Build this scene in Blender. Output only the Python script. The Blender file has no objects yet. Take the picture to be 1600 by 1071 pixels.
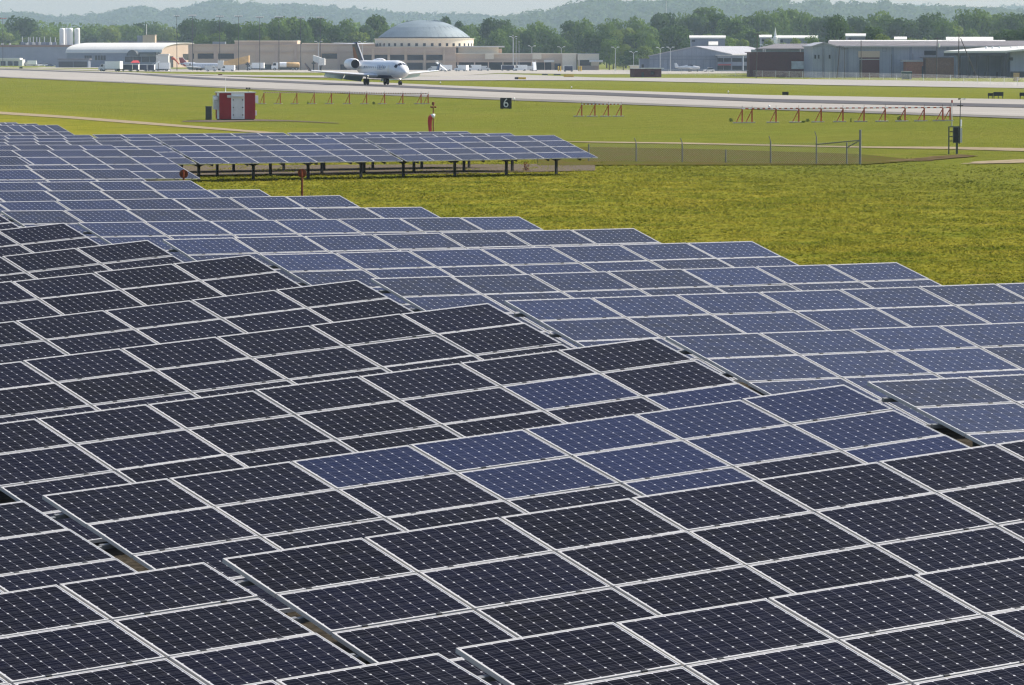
import bpy, bmesh, math, random
from mathutils import Vector, Matrix
R=math.radians
random.seed(7)
S=bpy.context.scene
COL=S.collection
# ---------------------------------------------------------------- camera
F,HY,HC=7359.7,85.2,6.15
PITCH=math.atan((535.5-HY)/F)
cam=bpy.data.cameras.new('camera'); cam.sensor_width=36; cam.lens=F/1600*36
cam.clip_start=1; cam.clip_end=30000
co=bpy.data.objects.new('camera',cam); COL.objects.link(co)
co.location=(0,0,HC); co.rotation_euler=(math.pi/2-PITCH,0,0); S.camera=co
# ---------------------------------------------------------------- sky, sun, exposure
SUN_EL=R(41); SUN_D=Vector((.90,.44,0)).normalized()
w=bpy.data.worlds.new('World'); S.world=w; w.use_nodes=True
nt=w.node_tree; bg=nt.nodes['Background']; sk=nt.nodes.new('ShaderNodeTexSky')
sk.sky_type='NISHITA'; sk.sun_disc=False; sk.sun_elevation=SUN_EL
sk.sun_rotation=math.atan2(SUN_D.x,SUN_D.y)
sk.altitude=200; sk.air_density=1.0; sk.dust_density=2.6; sk.ozone_density=1.5
nt.links.new(sk.outputs[0],bg.inputs[0]); bg.inputs[1].default_value=.14
sl=bpy.data.lights.new('sun','SUN'); sl.energy=5.0; sl.angle=R(.55); sl.color=(1,.92,.77)
so=bpy.data.objects.new('sun',sl); COL.objects.link(so)
sd=Vector((SUN_D.x*math.cos(SUN_EL),SUN_D.y*math.cos(SUN_EL),math.sin(SUN_EL)))
so.rotation_euler=(-sd).to_track_quat('-Z','Y').to_euler()
so.location=(60,60,80)
vs=S.view_settings; vs.view_transform='Standard'; vs.look='None'; vs.exposure=0.54; vs.gamma=1; vs.use_curve_mapping=False
S.cycles.use_denoising=True; S.cycles.denoising_prefilter='ACCURATE'; S.cycles.denoising_input_passes='RGB_ALBEDO_NORMAL'
S.cycles.max_bounces=6; S.cycles.volume_bounces=1; S.cycles.transparent_max_bounces=16
S.cycles.filter_width=1.3
HAZE=5.0e-5
# ---------------------------------------------------------------- terrain and the pixel rays used to survey it
def sstep(a,b,x):
    t=min(1,max(0,(x-a)/(b-a))); return t*t*(3-2*t)
RX,RY=.9726,.2324          # unit normal of the runway
def terrain(X,Y):
    r=RX*X+RY*Y
    z=1.3*sstep(84,136,r)
    if r>180: z-=2.3*min(1,(r-180)/150.)
    if Y<190:
        s=.817*X+.577*Y; n=-.577*X+.817*Y
        s0=37.5+(n-46.5)*.298
        if s<s0: z-=(min(2.6,(s0-s)*.066)+.45*sstep(0,5,s0-s))*(1-sstep(96,112,n))
    return z
CA,SA=math.cos(PITCH),math.sin(PITCH)
def ray(x,y):
    h=(x-800)/F; v=(535.5-y)/F
    Yd=CA+v*SA; return h/Yd,(-SA+v*CA)/Yd
def W(x,y,Y):
    h,z=ray(x,y); return Vector((h*Y,Y,HC+z*Y))
def G(x,y,off=0.):
    h,z=ray(x,y); f=lambda Y:HC+z*Y-terrain(h*Y,Y)-off
    a=20.; 
    while a<12000:
        b=a*1.01
        if f(b)<=0: break
        a=b
    for _ in range(40):
        m=(a+b)/2
        if f(m)>0:a=m
        else:b=m
    return Vector((h*b,b,terrain(h*b,b)+off))
def ppm(Y): return F/Y
# ---------------------------------------------------------------- mesh helpers
class MB:
    def __init__(s): s.v=[];s.f=[];s.m=[]
    def add(s,vs,fs,m=0):
        o=len(s.v); s.v+=[tuple(p) for p in vs]; s.f+=[tuple(i+o for i in f) for f in fs]; s.m+=[m]*len(fs)
    def box(s,a,b,m=0,rot=None,org=None):
        x0,y0,z0=a;x1,y1,z1=b
        x0,x1=min(x0,x1),max(x0,x1);y0,y1=min(y0,y1),max(y0,y1);z0,z1=min(z0,z1),max(z0,z1)
        p=[Vector(q) for q in((x0,y0,z0),(x1,y0,z0),(x1,y1,z0),(x0,y1,z0),(x0,y0,z1),(x1,y0,z1),(x1,y1,z1),(x0,y1,z1))]
        if rot is not None: p=[org+rot@(q-org) for q in p]
        s.add(p,[(0,3,2,1),(4,5,6,7),(0,1,5,4),(1,2,6,5),(2,3,7,6),(3,0,4,7)],m)
    def tube(s,p0,p1,r0,r1=None,n=8,m=0,cap=True):
        p0,p1=Vector(p0),Vector(p1); r1=r0 if r1 is None else r1
        d=(p1-p0).normalized(); a=d.orthogonal().normalized(); b=d.cross(a)
        V=[p+(a*math.cos(t)+b*math.sin(t))*r for p,r in((p0,r0),(p1,r1)) for t in [2*math.pi*i/n for i in range(n)]]
        fs=[(i,(i+1)%n,n+(i+1)%n,n+i) for i in range(n)]
        if cap: fs+=[tuple(range(n-1,-1,-1)),tuple(range(n,2*n))]
        s.add(V,fs,m)
    def prism(s,poly,d,m=0):
        # poly: list of 3d points (front face), d: extrusion vector
        n=len(poly); d=Vector(d); P=[Vector(p) for p in poly]; V=P+[p+d for p in P]
        nrm=Vector((0,0,0))
        for i in range(n): nrm+=P[i].cross(P[(i+1)%n])
        flip=nrm.dot(d)>0
        fs=[tuple(range(n)),tuple(range(2*n-1,n-1,-1))]+[(i,n+i,n+(i+1)%n,(i+1)%n) for i in range(n)]
        if flip: fs=[tuple(reversed(f)) for f in fs]
        s.add(V,fs,m)
    def lathe(s,c,prof,n=32,m=0,a0=0,a1=2*math.pi):
        c=Vector(c); full=abs(a1-a0-2*math.pi)<1e-6; k=n if full else n+1
        V=[]
        for r,z in prof:
            for i in range(k):
                t=a0+(a1-a0)*i/n; V.append(c+Vector((r*math.cos(t),r*math.sin(t),z)))
        fs=[]
        for j in range(len(prof)-1):
            for i in range(n):
                i2=(i+1)%k
                fs.append((j*k+i,j*k+i2,(j+1)*k+i2,(j+1)*k+i))
        s.add(V,fs,m)
    def rings(s,rs,m=0,cap=True):
        n=len(rs[0]); V=[p for r in rs for p in r]; fs=[]
        for j in range(len(rs)-1):
            for i in range(n): fs.append((j*n+i,j*n+(i+1)%n,(j+1)*n+(i+1)%n,(j+1)*n+i))
        if cap: fs+=[tuple(range(n-1,-1,-1)),tuple(range((len(rs)-1)*n,len(rs)*n))]
        s.add(V,fs,m)
    def build(s,name,mats,parent=None,smooth=False,org=None):
        me=bpy.data.meshes.new(name)
        o3=Vector((0,0,0))
        if parent is not None and parent.get('_w'): o3=Vector(parent['_w'])
        if org is not None: o3=Vector(org)
        me.from_pydata([tuple(Vector(p)-o3) for p in s.v],[],s.f)
        if not isinstance(mats,(list,tuple)): mats=[mats]
        for mm in mats: me.materials.append(mm)
        me.polygons.foreach_set('material_index',s.m)
        if smooth: me.polygons.foreach_set('use_smooth',[True]*len(s.f))
        me.update()
        ob=bpy.data.objects.new(name,me); COL.objects.link(ob)
        if parent is not None: ob.parent=parent
        elif org is not None: ob.location=o3
        return ob
def tag(o,label=None,cat=None,group=None,kind=None):
    if label:o['label']=label
    if cat:o['category']=cat
    if group:o['group']=group
    if kind:o['kind']=kind
    return o
def thing(name,label,cat,loc=(0,0,0),group=None,world=True,rz=0):
    o=bpy.data.objects.new(name,None); COL.objects.link(o); o.location=loc; o.rotation_euler.z=rz
    o.empty_display_size=.3
    if world: o['_w']=tuple(loc)
    return tag(o,label,cat,group)
def clone(o,loc=None,rz=None,label=None,parent=None):
    c=o.copy(); COL.objects.link(c)
    if parent is not None: c.parent=parent
    if loc is not None: c.location=loc
    if rz is not None: c.rotation_euler.z=rz
    if label: c['label']=label
    for ch in o.children: clone(ch,parent=c)
    return c
# ---------------------------------------------------------------- materials
def mat(name,col,rough=.7,metal=0,spec=.5,noise=0,nscale=1.,emit=0,bump=0,bscale=None):
    m=bpy.data.materials.new(name); m.use_nodes=True; nt=m.node_tree; b=nt.nodes['Principled BSDF']
    b.inputs['Base Color'].default_value=(*col,1); b.inputs['Roughness'].default_value=rough
    b.inputs['Metallic'].default_value=metal; b.inputs['Specular IOR Level'].default_value=spec
    if emit: b.inputs['Emission Color'].default_value=(*col,1); b.inputs['Emission Strength'].default_value=emit
    if noise or bump:
        g=nt.nodes.new('ShaderNodeNewGeometry'); n=nt.nodes.new('ShaderNodeTexNoise'); n.inputs['Scale'].default_value=nscale; n.inputs['Detail'].default_value=6
        nt.links.new(g.outputs['Position'],n.inputs['Vector'])
        if noise:
            mr=nt.nodes.new('ShaderNodeMapRange'); mr.inputs[1].default_value=.3; mr.inputs[2].default_value=.7
            mr.inputs[3].default_value=1-noise; mr.inputs[4].default_value=1+noise
            nt.links.new(n.outputs[0],mr.inputs[0])
            mx=nt.nodes.new('ShaderNodeVectorMath'); mx.operation='SCALE'; mx.inputs[0].default_value=col
            nt.links.new(mr.outputs[0],mx.inputs['Scale']); nt.links.new(mx.outputs[0],b.inputs['Base Color'])
        if bump:
            n2=nt.nodes.new('ShaderNodeTexNoise'); n2.inputs['Scale'].default_value=bscale or nscale; n2.inputs['Detail'].default_value=5
            nt.links.new(g.outputs['Position'],n2.inputs['Vector'])
            bp=nt.nodes.new('ShaderNodeBump'); bp.inputs['Distance'].default_value=bump; nt.links.new(n2.outputs[0],bp.inputs['Height']); nt.links.new(bp.outputs[0],b.inputs['Normal'])
    return m
class NT:
    """tiny node helper"""
    def __init__(s,m): s.t=m.node_tree
    def n(s,typ,**k):
        x=s.t.nodes.new(typ)
        for a,b in k.items(): setattr(x,a,b)
        return x
    def l(s,a,b): s.t.links.new(a,b)
    def val(s,i,v):
        if hasattr(v,'is_output'): s.l(v,i)
        else: i.default_value=v
    def math(s,op,a,b=0.,c=None):
        x=s.n('ShaderNodeMath',operation=op); s.val(x.inputs[0],a); s.val(x.inputs[1],b)
        if c is not None: s.val(x.inputs[2],c)
        return x.outputs[0]
    def mix(s,f,a,b):
        x=s.n('ShaderNodeMix',data_type='RGBA'); s.val(x.inputs[0],f)
        s.val(x.inputs[6],a if hasattr(a,'is_output') else (*a,1)); s.val(x.inputs[7],b if hasattr(b,'is_output') else (*b,1)); return x.outputs[2]
    def noise(s,vec,scale,detail=5,rough=.55,lo=.3,hi=.7):
        x=s.n('ShaderNodeTexNoise'); x.inputs['Scale'].default_value=scale; x.inputs['Detail'].default_value=detail; x.inputs['Roughness'].default_value=rough
        s.l(vec,x.inputs['Vector'])
        r=s.n('ShaderNodeMapRange'); r.inputs[1].default_value=lo; r.inputs[2].default_value=hi; s.l(x.outputs[0],r.inputs[0]); return r.outputs[0]
def cellmat(name,dark,blue,spec,rough=.14):
    """monocrystalline laminate: 10 x 6 pseudo-square cells, white diamonds, fine busbars"""
    m=bpy.data.materials.new(name); m.use_nodes=True; k=NT(m); b=m.node_tree.nodes['Principled BSDF']
    tc=k.n('ShaderNodeTexCoord'); sp=k.n('ShaderNodeSeparateXYZ'); k.l(tc.outputs['Object'],sp.inputs[0])
    px,py=.1588,.1545
    cx=k.math('DIVIDE',k.math('SUBTRACT',sp.outputs[0],.0285),px); cy=k.math('DIVIDE',k.math('SUBTRACT',sp.outputs[1],.029),py)
    fx=k.math('FRACT',cx); fy=k.math('FRACT',cy)
    ax=k.math('MULTIPLY',k.math('MINIMUM',fx,k.math('SUBTRACT',1.,fx)),px)
    ay=k.math('MULTIPLY',k.math('MINIMUM',fy,k.math('SUBTRACT',1.,fy)),py)
    lines=k.math('MAXIMUM',k.math('LESS_THAN',ax,.0016),k.math('MULTIPLY',k.math('LESS_THAN',ay,.0012),.55))
    dia=k.math('LESS_THAN',k.math('ADD',ax,ay),.0135)
    # margin outside the cell field
    ins=k.math('MULTIPLY',k.math('MULTIPLY',k.math('GREATER_THAN',cx,0.),k.math('LESS_THAN',cx,10.)),k.math('MULTIPLY',k.math('GREATER_THAN',cy,0.),k.math('LESS_THAN',cy,6.)))
    white=k.math('MAXIMUM',dia,k.math('SUBTRACT',1.,ins))
    bb=k.math('LESS_THAN',k.math('ABSOLUTE',k.math('SUBTRACT',k.math('FRACT',k.math('MULTIPLY',fy,3.)),.5)),.05)
    oi=k.n('ShaderNodeObjectInfo'); 
    cid=k.n('ShaderNodeCombineXYZ'); k.l(k.math('FLOOR',cx),cid.inputs[0]); k.l(k.math('FLOOR',cy),cid.inputs[1]); k.l(k.math('MULTIPLY',oi.outputs['Random'],91.),cid.inputs[2])
    wn=k.n('ShaderNodeTexWhiteNoise'); k.l(cid.outputs[0],wn.inputs[0])
    t=k.math('ADD',k.math('MULTIPLY',oi.outputs['Random'],.6),k.math('MULTIPLY',wn.outputs[0],.4))
    cell=k.mix(t,dark,blue)
    c=k.mix(k.math('MULTIPLY',bb,.10),cell,(.36,.36,.40))
    c=k.mix(k.math('MULTIPLY',lines,.5),c,(.36,.36,.42))
    c=k.mix(white,c,(.46,.46,.49))
    # a film of dust, thicker along the lower frame
    geo=k.n('ShaderNodeNewGeometry')
    du=k.noise(geo.outputs['Position'],1.7,6,.6,.35,.75)
    low=k.n('ShaderNodeMapRange'); low.inputs[1].default_value=.16; low.inputs[2].default_value=.03; low.inputs[3].default_value=.25; low.inputs[4].default_value=1.; k.l(sp.outputs[1],low.inputs[0])
    c=k.mix(k.math('MULTIPLY',k.math('MULTIPLY',du,low.outputs[0]),.022),c,(.5,.46,.4))
    sm_=k.n('ShaderNodeMapping'); sm_.inputs['Scale'].default_value=(11,1.1,1); k.l(tc.outputs['Object'],sm_.inputs[0]); ad=k.n('ShaderNodeVectorMath',operation='ADD'); k.l(sm_.outputs[0],ad.inputs[0]); cv=k.n('ShaderNodeCombineXYZ'); k.l(k.math('MULTIPLY',oi.outputs['Random'],57.),cv.inputs[0]); k.l(cv.outputs[0],ad.inputs[1])
    c=k.mix(k.math('MULTIPLY',k.noise(ad.outputs[0],1.,4,.6,.5,.8),.009),c,(.5,.46,.42))
    k.l(c,b.inputs['Base Color'])
    rr=k.math('ADD',rough,k.math('MULTIPLY',du,.08)); k.l(rr,b.inputs['Roughness'])
    b.inputs['Specular IOR Level'].default_value=spec
    return m
def grassmat(name,trans=0.):
    m=bpy.data.materials.new(name); m.use_nodes=True; k=NT(m); b=m.node_tree.nodes['Principled BSDF']
    g=k.n('ShaderNodeNewGeometry'); P=g.outputs['Position']
    d=k.n('ShaderNodeVectorMath',operation='DOT_PRODUCT'); k.l(P,d.inputs[0]); d.inputs[1].default_value=(RX,RY,0)
    z=k.n('ShaderNodeMapRange'); z.inputs[1].default_value=58; z.inputs[2].default_value=76; k.l(d.outputs['Value'],z.inputs[0])
    sc_=k.n('ShaderNodeMapping'); sc_.inputs['Rotation'].default_value=(0,0,-math.atan2(.9726,-.2324)); k.l(P,sc_.inputs[0]); s2_=k.n('ShaderNodeMapping'); s2_.inputs['Scale'].default_value=(.12,1,1); k.l(sc_.outputs[0],s2_.inputs[0])
    mow=k.noise(s2_.outputs[0],.16,4,.6,.35,.65)
    big=k.noise(P,.035,4,.6,.35,.65); mid=k.noise(P,.22,5,.62,.34,.66); sm=k.noise(P,1.6,6,.72,.36,.64); fine=k.noise(P,8.,5,.78,.34,.66)
    near=k.mix(mid,(.305,.268,.034),(.118,.160,.016)); 
    near=k.mix(k.math('MULTIPLY',k.noise(P,.5,4,.6,.55,.75),.6),near,(.38,.30,.075))
    far=k.mix(mid,(.150,.190,.038),(.066,.118,.018))
    far=k.mix(k.math('MULTIPLY',big,.45),far,(.20,.175,.045))
    far=k.mix(k.math('MULTIPLY',mow,.55),far,(.085,.118,.020))
    dry=k.noise(P,.11,5,.7,.58,.78); far=k.mix(k.math('MULTIPLY',dry,.85),far,(.24,.195,.08))
    c=k.mix(z.outputs[0],near,far)
    c=k.mix(k.math('MULTIPLY',sm,.58),c,(.060,.088,.008))
    c=k.mix(k.math('MULTIPLY',fine,.38),c,(.36,.31,.06))
    k.l(c,b.inputs['Base Color']); b.inputs['Roughness'].default_value=1; b.inputs['Specular IOR Level'].default_value=0
    bp=k.n('ShaderNodeBump'); bp.inputs['Distance'].default_value=.12; bp.inputs['Strength'].default_value=.9
    h=k.math('ADD',k.math('MULTIPLY',sm,.7),k.math('MULTIPLY',fine,.35)); k.l(h,bp.inputs['Height']); k.l(bp.outputs[0],b.inputs['Normal'])
    if trans:
        b.inputs['Normal'].links and m.node_tree.links.remove(b.inputs['Normal'].links[0])
        tr=k.n('ShaderNodeBsdfTranslucent'); k.l(c,tr.inputs[0]); ms=k.n('ShaderNodeMixShader'); ms.inputs[0].default_value=trans
        k.l(b.outputs[0],ms.inputs[1]); k.l(tr.outputs[0],ms.inputs[2]); k.l(ms.outputs[0],m.node_tree.nodes['Material Output'].inputs[0])
    return m
def leafmat(name,a,bcol):
    m=bpy.data.materials.new(name); m.use_nodes=True; k=NT(m); b=m.node_tree.nodes['Principled BSDF']
    g=k.n('ShaderNodeNewGeometry'); oi=k.n('ShaderNodeObjectInfo')
    t=k.math('ADD',k.math('MULTIPLY',g.outputs['Random Per Island'],.5),k.math('MULTIPLY',oi.outputs['Random'],.5))
    k.l(k.mix(t,a,bcol),b.inputs['Base Color']); b.inputs['Roughness'].default_value=.7; b.inputs['Specular IOR Level'].default_value=.03
    tr=k.n('ShaderNodeBsdfTranslucent'); k.l(k.mix(t,a,bcol),tr.inputs[0])
    ms=k.n('ShaderNodeMixShader'); ms.inputs[0].default_value=.3; k.l(b.outputs[0],ms.inputs[1]); k.l(tr.outputs[0],ms.inputs[2])
    k.l(ms.outputs[0],m.node_tree.nodes['Material Output'].inputs[0])
    return m
def streakmat(name,col,rough,scale,amt,along=(.04,1,1)):
    """paving with joints and streaks running along the runway"""
    m=bpy.data.materials.new(name); m.use_nodes=True; k=NT(m); b=m.node_tree.nodes['Principled BSDF']
    g=k.n('ShaderNodeNewGeometry'); mp=k.n('ShaderNodeMapping'); mp.inputs['Rotation'].default_value=(0,0,-math.atan2(.9726,-.2324)); k.l(g.outputs['Position'],mp.inputs[0])
    m2=k.n('ShaderNodeMapping'); m2.inputs['Scale'].default_value=along; k.l(mp.outputs[0],m2.inputs[0])
    a=k.noise(m2.outputs[0],scale,5,.6); a2=k.noise(g.outputs['Position'],.05,4,.6)
    t=k.math('ADD',k.math('MULTIPLY',a,.6),k.math('MULTIPLY',a2,.4))
    k.l(k.mix(t,[c*(1-amt) for c in col],[min(1,c*(1+amt)) for c in col]),b.inputs['Base Color']); b.inputs['Roughness'].default_value=rough
    b.inputs['Specular IOR Level'].default_value=0
    return m
def ribmat(name,col,scale,amt=.12,rough=.5,axis=0):
    """ribbed sheet metal: fine vertical bands plus weathering"""
    m=bpy.data.materials.new(name); m.use_nodes=True; k=NT(m); b=m.node_tree.nodes['Principled BSDF']
    g=k.n('ShaderNodeTexCoord'); sp=k.n('ShaderNodeSeparateXYZ'); k.l(g.outputs['Object'],sp.inputs[0])
    f=k.math('FRACT',k.math('MULTIPLY',sp.outputs[axis],scale)); e=k.math('LESS_THAN',f,.18)
    n=k.noise(g.outputs['Object'],.25,6,.6)
    c=k.mix(n,[x*.86 for x in col],[min(1,x*1.1) for x in col]); c=k.mix(k.math('MULTIPLY',e,amt*3),c,[x*.7 for x in col])
    k.l(c,b.inputs['Base Color']); b.inputs['Roughness'].default_value=rough
    return m
M={}
M['alu']=mat('anodised_aluminium',(.42,.41,.40),.38,.0,.5,.04,3)
M['galv']=mat('galvanised_steel',(.52,.53,.54),.45,.6,.5,.12,4)
M['darksteel']=mat('weathered_dark_steel',(.032,.034,.038),.6,.3,.5,.2,3)
M['galvdark']=mat('dull_fence_steel',(.19,.195,.20),.5,.4,.5,.1,4)  # darker copy of the galvanised steel, backlit shade put into its colour
M['back']=mat('panel_backsheet',(.55,.55,.56),.6)
M['cellM']=cellmat('dark_monocrystalline_cells',(.0028,.0024,.0042),(.0047,.0050,.0135),.014)
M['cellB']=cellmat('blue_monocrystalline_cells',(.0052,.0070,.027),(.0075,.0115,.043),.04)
M['cellR']=cellmat('slate_blue_monocrystalline_cells',(.0112,.0104,.0155),(.0160,.0220,.060),.04)  # sky reflection and glare put into a lighter, bluer cell colour
M['grass']=grassmat('mown_grass'); M['blade']=grassmat('grass_blades',.5)
M['gravel']=mat('pale_gravel',(.12,.10,.08),.95,0,0,.35,6,bump=.04,bscale=12)
M['floor']=mat('dark_gravel_floor',(.048,.042,.034),.95,0,0,.4,5,bump=.04,bscale=12)  # gravel darkened in colour so sunlit gaps between tables read as shade
M['track']=mat('sandy_track',(.26,.215,.145),.95,0,0,.2,1.2)
M['dirt']=mat('bare_brown_dirt',(.10,.075,.040),.95,0,0,.5,.9,bump=.08,bscale=2)
M['runway']=streakmat('runway_concrete',(.30,.285,.268),.8,1.2,.16)
M['rubber']=streakmat('rubber_streak',(.10,.10,.11),.85,2.5,.28)
M['shoulder']=streakmat('asphalt_shoulder',(.17,.165,.155),.9,2,.2)
M['apron']=streakmat('apron_concrete',(.32,.298,.268),.85,.3,.16,(1,1,1))
M['white']=mat('white_paint',(.80,.80,.79),.45,0,.5,.04,2)
M['offwhite']=mat('off_white_paint',(.62,.61,.58),.5,0,.5,.1,2)
M['red']=mat('red_paint',(.27,.018,.022),.5,0,.4,.12,1.5)
M['orange']=mat('aviation_orange_paint',(.42,.075,.03),.5,0,.4,.12,2)
M['brightred']=mat('bright_red_fabric',(.48,.035,.04),.7,0,.3,.1,2)
M['rust']=mat('rusty_steel',(.17,.050,.020),.8,0,.3,.35,6)
M['black']=mat('black_paint',(.014,.015,.018),.5,0,.4,.1,2)
M['navy']=mat('navy_paint',(.012,.020,.060),.35,0,.5)
M['glass']=mat('dark_window_glass',(.012,.016,.026),.15,0,.35)
M['paleglass']=mat('pale_window_glass',(.46,.52,.54),.15,0,.6,.3,.5)  # reflected sky is painted into the base colour
M['tan']=mat('tan_stucco',(.50,.395,.30),.85,0,.2,.07,.12)
M['cream']=mat('cream_stucco',(.66,.59,.47),.85,0,.2,.05,.12)
M['pink']=mat('pinkish_stucco',(.46,.355,.285),.85,0,.2,.06,.12)
M['dome']=mat('patinated_metal_roof',(.16,.205,.235),.6,.0,.5,.12,.2)
M['domedark']=mat('dark_metal_edge',(.035,.045,.055),.6,0,.4)
M['wroof']=mat('white_membrane_roof',(.58,.57,.54),.6,0,.3,.04,.15)
M['bluegrey']=ribmat('blue_grey_metal_siding',(.165,.19,.245),.8)
M['hangar']=ribmat('grey_blue_hangar_siding',(.21,.235,.295),.5)
M['ware']=ribmat('pale_grey_metal_siding',(.25,.275,.33),.9)
M['roofgrey']=mat('weathered_grey_roof',(.15,.14,.15),.85,0,.2,.2,.5)
M['roofpale']=ribmat('pale_metal_roof',(.34,.33,.345),.8,.1,.5)
M['brickdark']=mat('dark_red_brick',(.085,.018,.016),.9,0,.2,.25,2.5)
M['brick']=mat('orange_brown_brick',(.30,.12,.07),.9,0,.2,.2,2.5)
M['brickbrown']=mat('brown_brick',(.19,.11,.075),.9,0,.2,.2,2.5)
M['concrete']=mat('cast_concrete',(.40,.39,.37),.9,0,.2,.15,.6)
M['wood']=mat('weathered_wood_pole',(.075,.060,.048),.9,0,.2,.25,2)
M['green']=mat('dark_green_paint',(.010,.050,.036),.5,0,.4,.15,2)
M['greygreen']=mat('grey_green_metal',(.075,.085,.08),.5,.2,.5,.15,4)
M['tyre']=mat('tyre_rubber',(.012,.012,.013),.8)
M['jet']=mat('aircraft_white_paint',(.62,.63,.65),.28,0,.5,.02,.6)
M['wingmetal']=mat('bare_wing_metal',(.45,.63,.65),.35,.3,.5,.05,1)
M['yellow']=mat('yellow_sign_paint',(.62,.40,.025),.5,0,.4,.1,3)
M['tailred']=mat('tail_brick_red_paint',(.20,.045,.022),.4)
M['lamp']=mat('lit_landing_lamp',(1,.93,.75),.4,0,.5,0,1,6)
M['blue']=mat('blue_tarp',(.03,.05,.16),.7,0,.3,.1,2)
M['tanorange']=mat('gold_tan_metal',(.46,.30,.13),.6,0,.4,.15,.6)
M['bark']=mat('tree_bark',(.055,.042,.032),.9,0,.1,.2,2)
M['leafA']=leafmat('leaf_mid_green',(.060,.118,.018),(.130,.205,.034))
M['leafB']=leafmat('leaf_dark_green',(.028,.068,.015),(.070,.125,.024))
M['leafC']=leafmat('leaf_yellow_green',(.095,.150,.020),(.17,.225,.036))
M['forest']=leafmat('hill_forest',(.030,.065,.014),(.085,.130,.026))
# ================================================================ the ground and what is laid on it
M['bank']=bankmat=mat('x',(.1,.1,.1))
def _bank():
    m=bankmat; m.name='rough_brown_bank'; k=NT(m); b=m.node_tree.nodes['Principled BSDF']; g=k.n('ShaderNodeNewGeometry')
    a=k.noise(g.outputs['Position'],.5,6,.65,.38,.62); f=k.noise(g.outputs['Position'],3.,5,.7)
    c=k.mix(a,(.105,.072,.032),(.080,.095,.018)); c=k.mix(k.math('MULTIPLY',f,.5),c,(.060,.060,.016)); k.l(c,b.inputs['Base Color']); b.inputs['Roughness'].default_value=1; b.inputs['Specular IOR Level'].default_value=0
_bank()
def ground_sheet():
    xs=[-3000,-1500,-1000,-700,-500,-350,-250,-190]+list(range(-150,153,4))+[190,250,350,500,700,1000,1500,3000]
    ys=list(range(-60,720,4)); 
    while ys[-1]<14000: ys.append(ys[-1]*1.045)
    mb=MB(); nx=len(xs)
    mb.v=[(x,y,terrain(x,y)) for y in ys for x in xs]
    for j in range(len(ys)-1):
        for i in range(nx-1):
            a=j*nx+i; mb.f.append((a,a+1,a+nx+1,a+nx)); mb.m.append(0)
    o=mb.build('ground',M['grass'],smooth=True); tag(o,'wide mown airfield grass, olive near and green beyond','ground',kind='structure')
ground_sheet()
def lerp(pl,x):
    if x<=pl[0][0]: (a,b),(c,d)=pl[0],pl[1]
    elif x>=pl[-1][0]: (a,b),(c,d)=pl[-2],pl[-1]
    else:
        for (a,b),(c,d) in zip(pl,pl[1:]):
            if a<=x<=c: break
    return b+(d-b)*(x-a)/(c-a)
def strip(name,m,top,bot,x0,x1,n=70,k=10,off=.04,label=None,cat=None):
    mb=MB()
    for i in range(n+1):
        x=x0+(x1-x0)*i/n; a,b=lerp(bot,x),lerp(top,x)
        for j in range(k+1): mb.v.append(G(x,a+(b-a)*j/k,off))
    for i in range(n):
        for j in range(k):
            a=i*(k+1)+j; mb.f.append((a,a+k+1,a+k+2,a+1)); mb.m.append(0)
    o=mb.build(name,m); return tag(o,label,cat,kind='structure')
RT=[(0,107),(200,112.8),(300,117.2),(400,122),(520,126),(600,129.3),(700,133.8),(800,137.3),(940,141),(1200,148.8),(1600,155.6)]
RB=[(0,120),(200,128.5),(400,137.5),(600,145.7),(800,153.6),(1200,168.6),(1600,182)]
SB=[(0,121.2),(200,130),(400,140.3),(600,149),(800,157),(1200,171.5),(1600,185.5)]
strip('runway',M['runway'],RT,RB,-160,1900,label='long pale concrete runway crossing the airfield',cat='runway',off=.06)
strip('runway_shoulder',M['shoulder'],RB,SB,-160,1900,label='narrow grey asphalt shoulder along the runway edge',cat='shoulder',off=.05,k=3)
ST=[(0,107.4),(200,114.2),(300,120.3),(400,124.6),(600,132.6),(800,141.2),(940,144.3),(1200,154.6),(1600,163.4)]
SBt=[(x,y+(1.7 if x<300 else 3.2 if x<900 else 4.8)) for x,y in ST]
strip('tyre_marks',M['rubber'],ST,SBt,-160,1900,label='dark rubber streak down the middle of the runway',cat='tyre marks',off=.10,k=3)
AT=[(-200,99),(100,100),(250,108),(600,108),(1200,110)]
AB=[(0,106.3),(200,111.6),(300,112.6),(440,113.2),(560,114.2),(620,118),(700,119.5),(740,117),(780,114.3),(860,115.5),(940,116.3),(1000,116),(1180,114.6)]
strip('apron',M['apron'],AT,AB,-160,1180,label='wide pale concrete apron in front of the terminal',cat='apron',off=.09,k=12)
TT=[(230,114.6),(300,116.1),(370,117.2),(520,118.4),(600,119),(690,119.5),(780,115.6),(860,118.6),(940,121.6),(1120,122.3),(1300,124.4),(1600,128.7)]
TB=[(230,115.6),(300,117.4),(370,119.5),(520,121.5),(600,124.5),(690,126),(780,125.7),(940,125.7),(1120,129.5),(1300,133.2),(1600,138)]
strip('taxiway',M['runway'],TT,TB,230,1900,label='pale concrete taxiway beyond the runway grass',cat='taxiway',off=.13,k=6)
strip('gravel_track',M['track'],[(0,174.6),(100,181),(200,188.6),(300,196.6),(400,204.6)],[(0,178.6),(100,184.6),(200,192.6),(300,200),(400,207.5)],-120,440,n=60,k=4,label='sandy service track on the left behind the solar tables',cat='track')
strip('service_road',M['track'],[(880,221.2),(930,221.3),(1066,222.8),(1200,226),(1345,229),(1480,229.4),(1600,231.6)],[(880,221.8),(930,223),(1066,225),(1200,228),(1345,231),(1480,233),(1600,236.4)],880,1800,n=60,k=3,label='thin sandy service road behind the fence on the right',cat='road')
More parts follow.
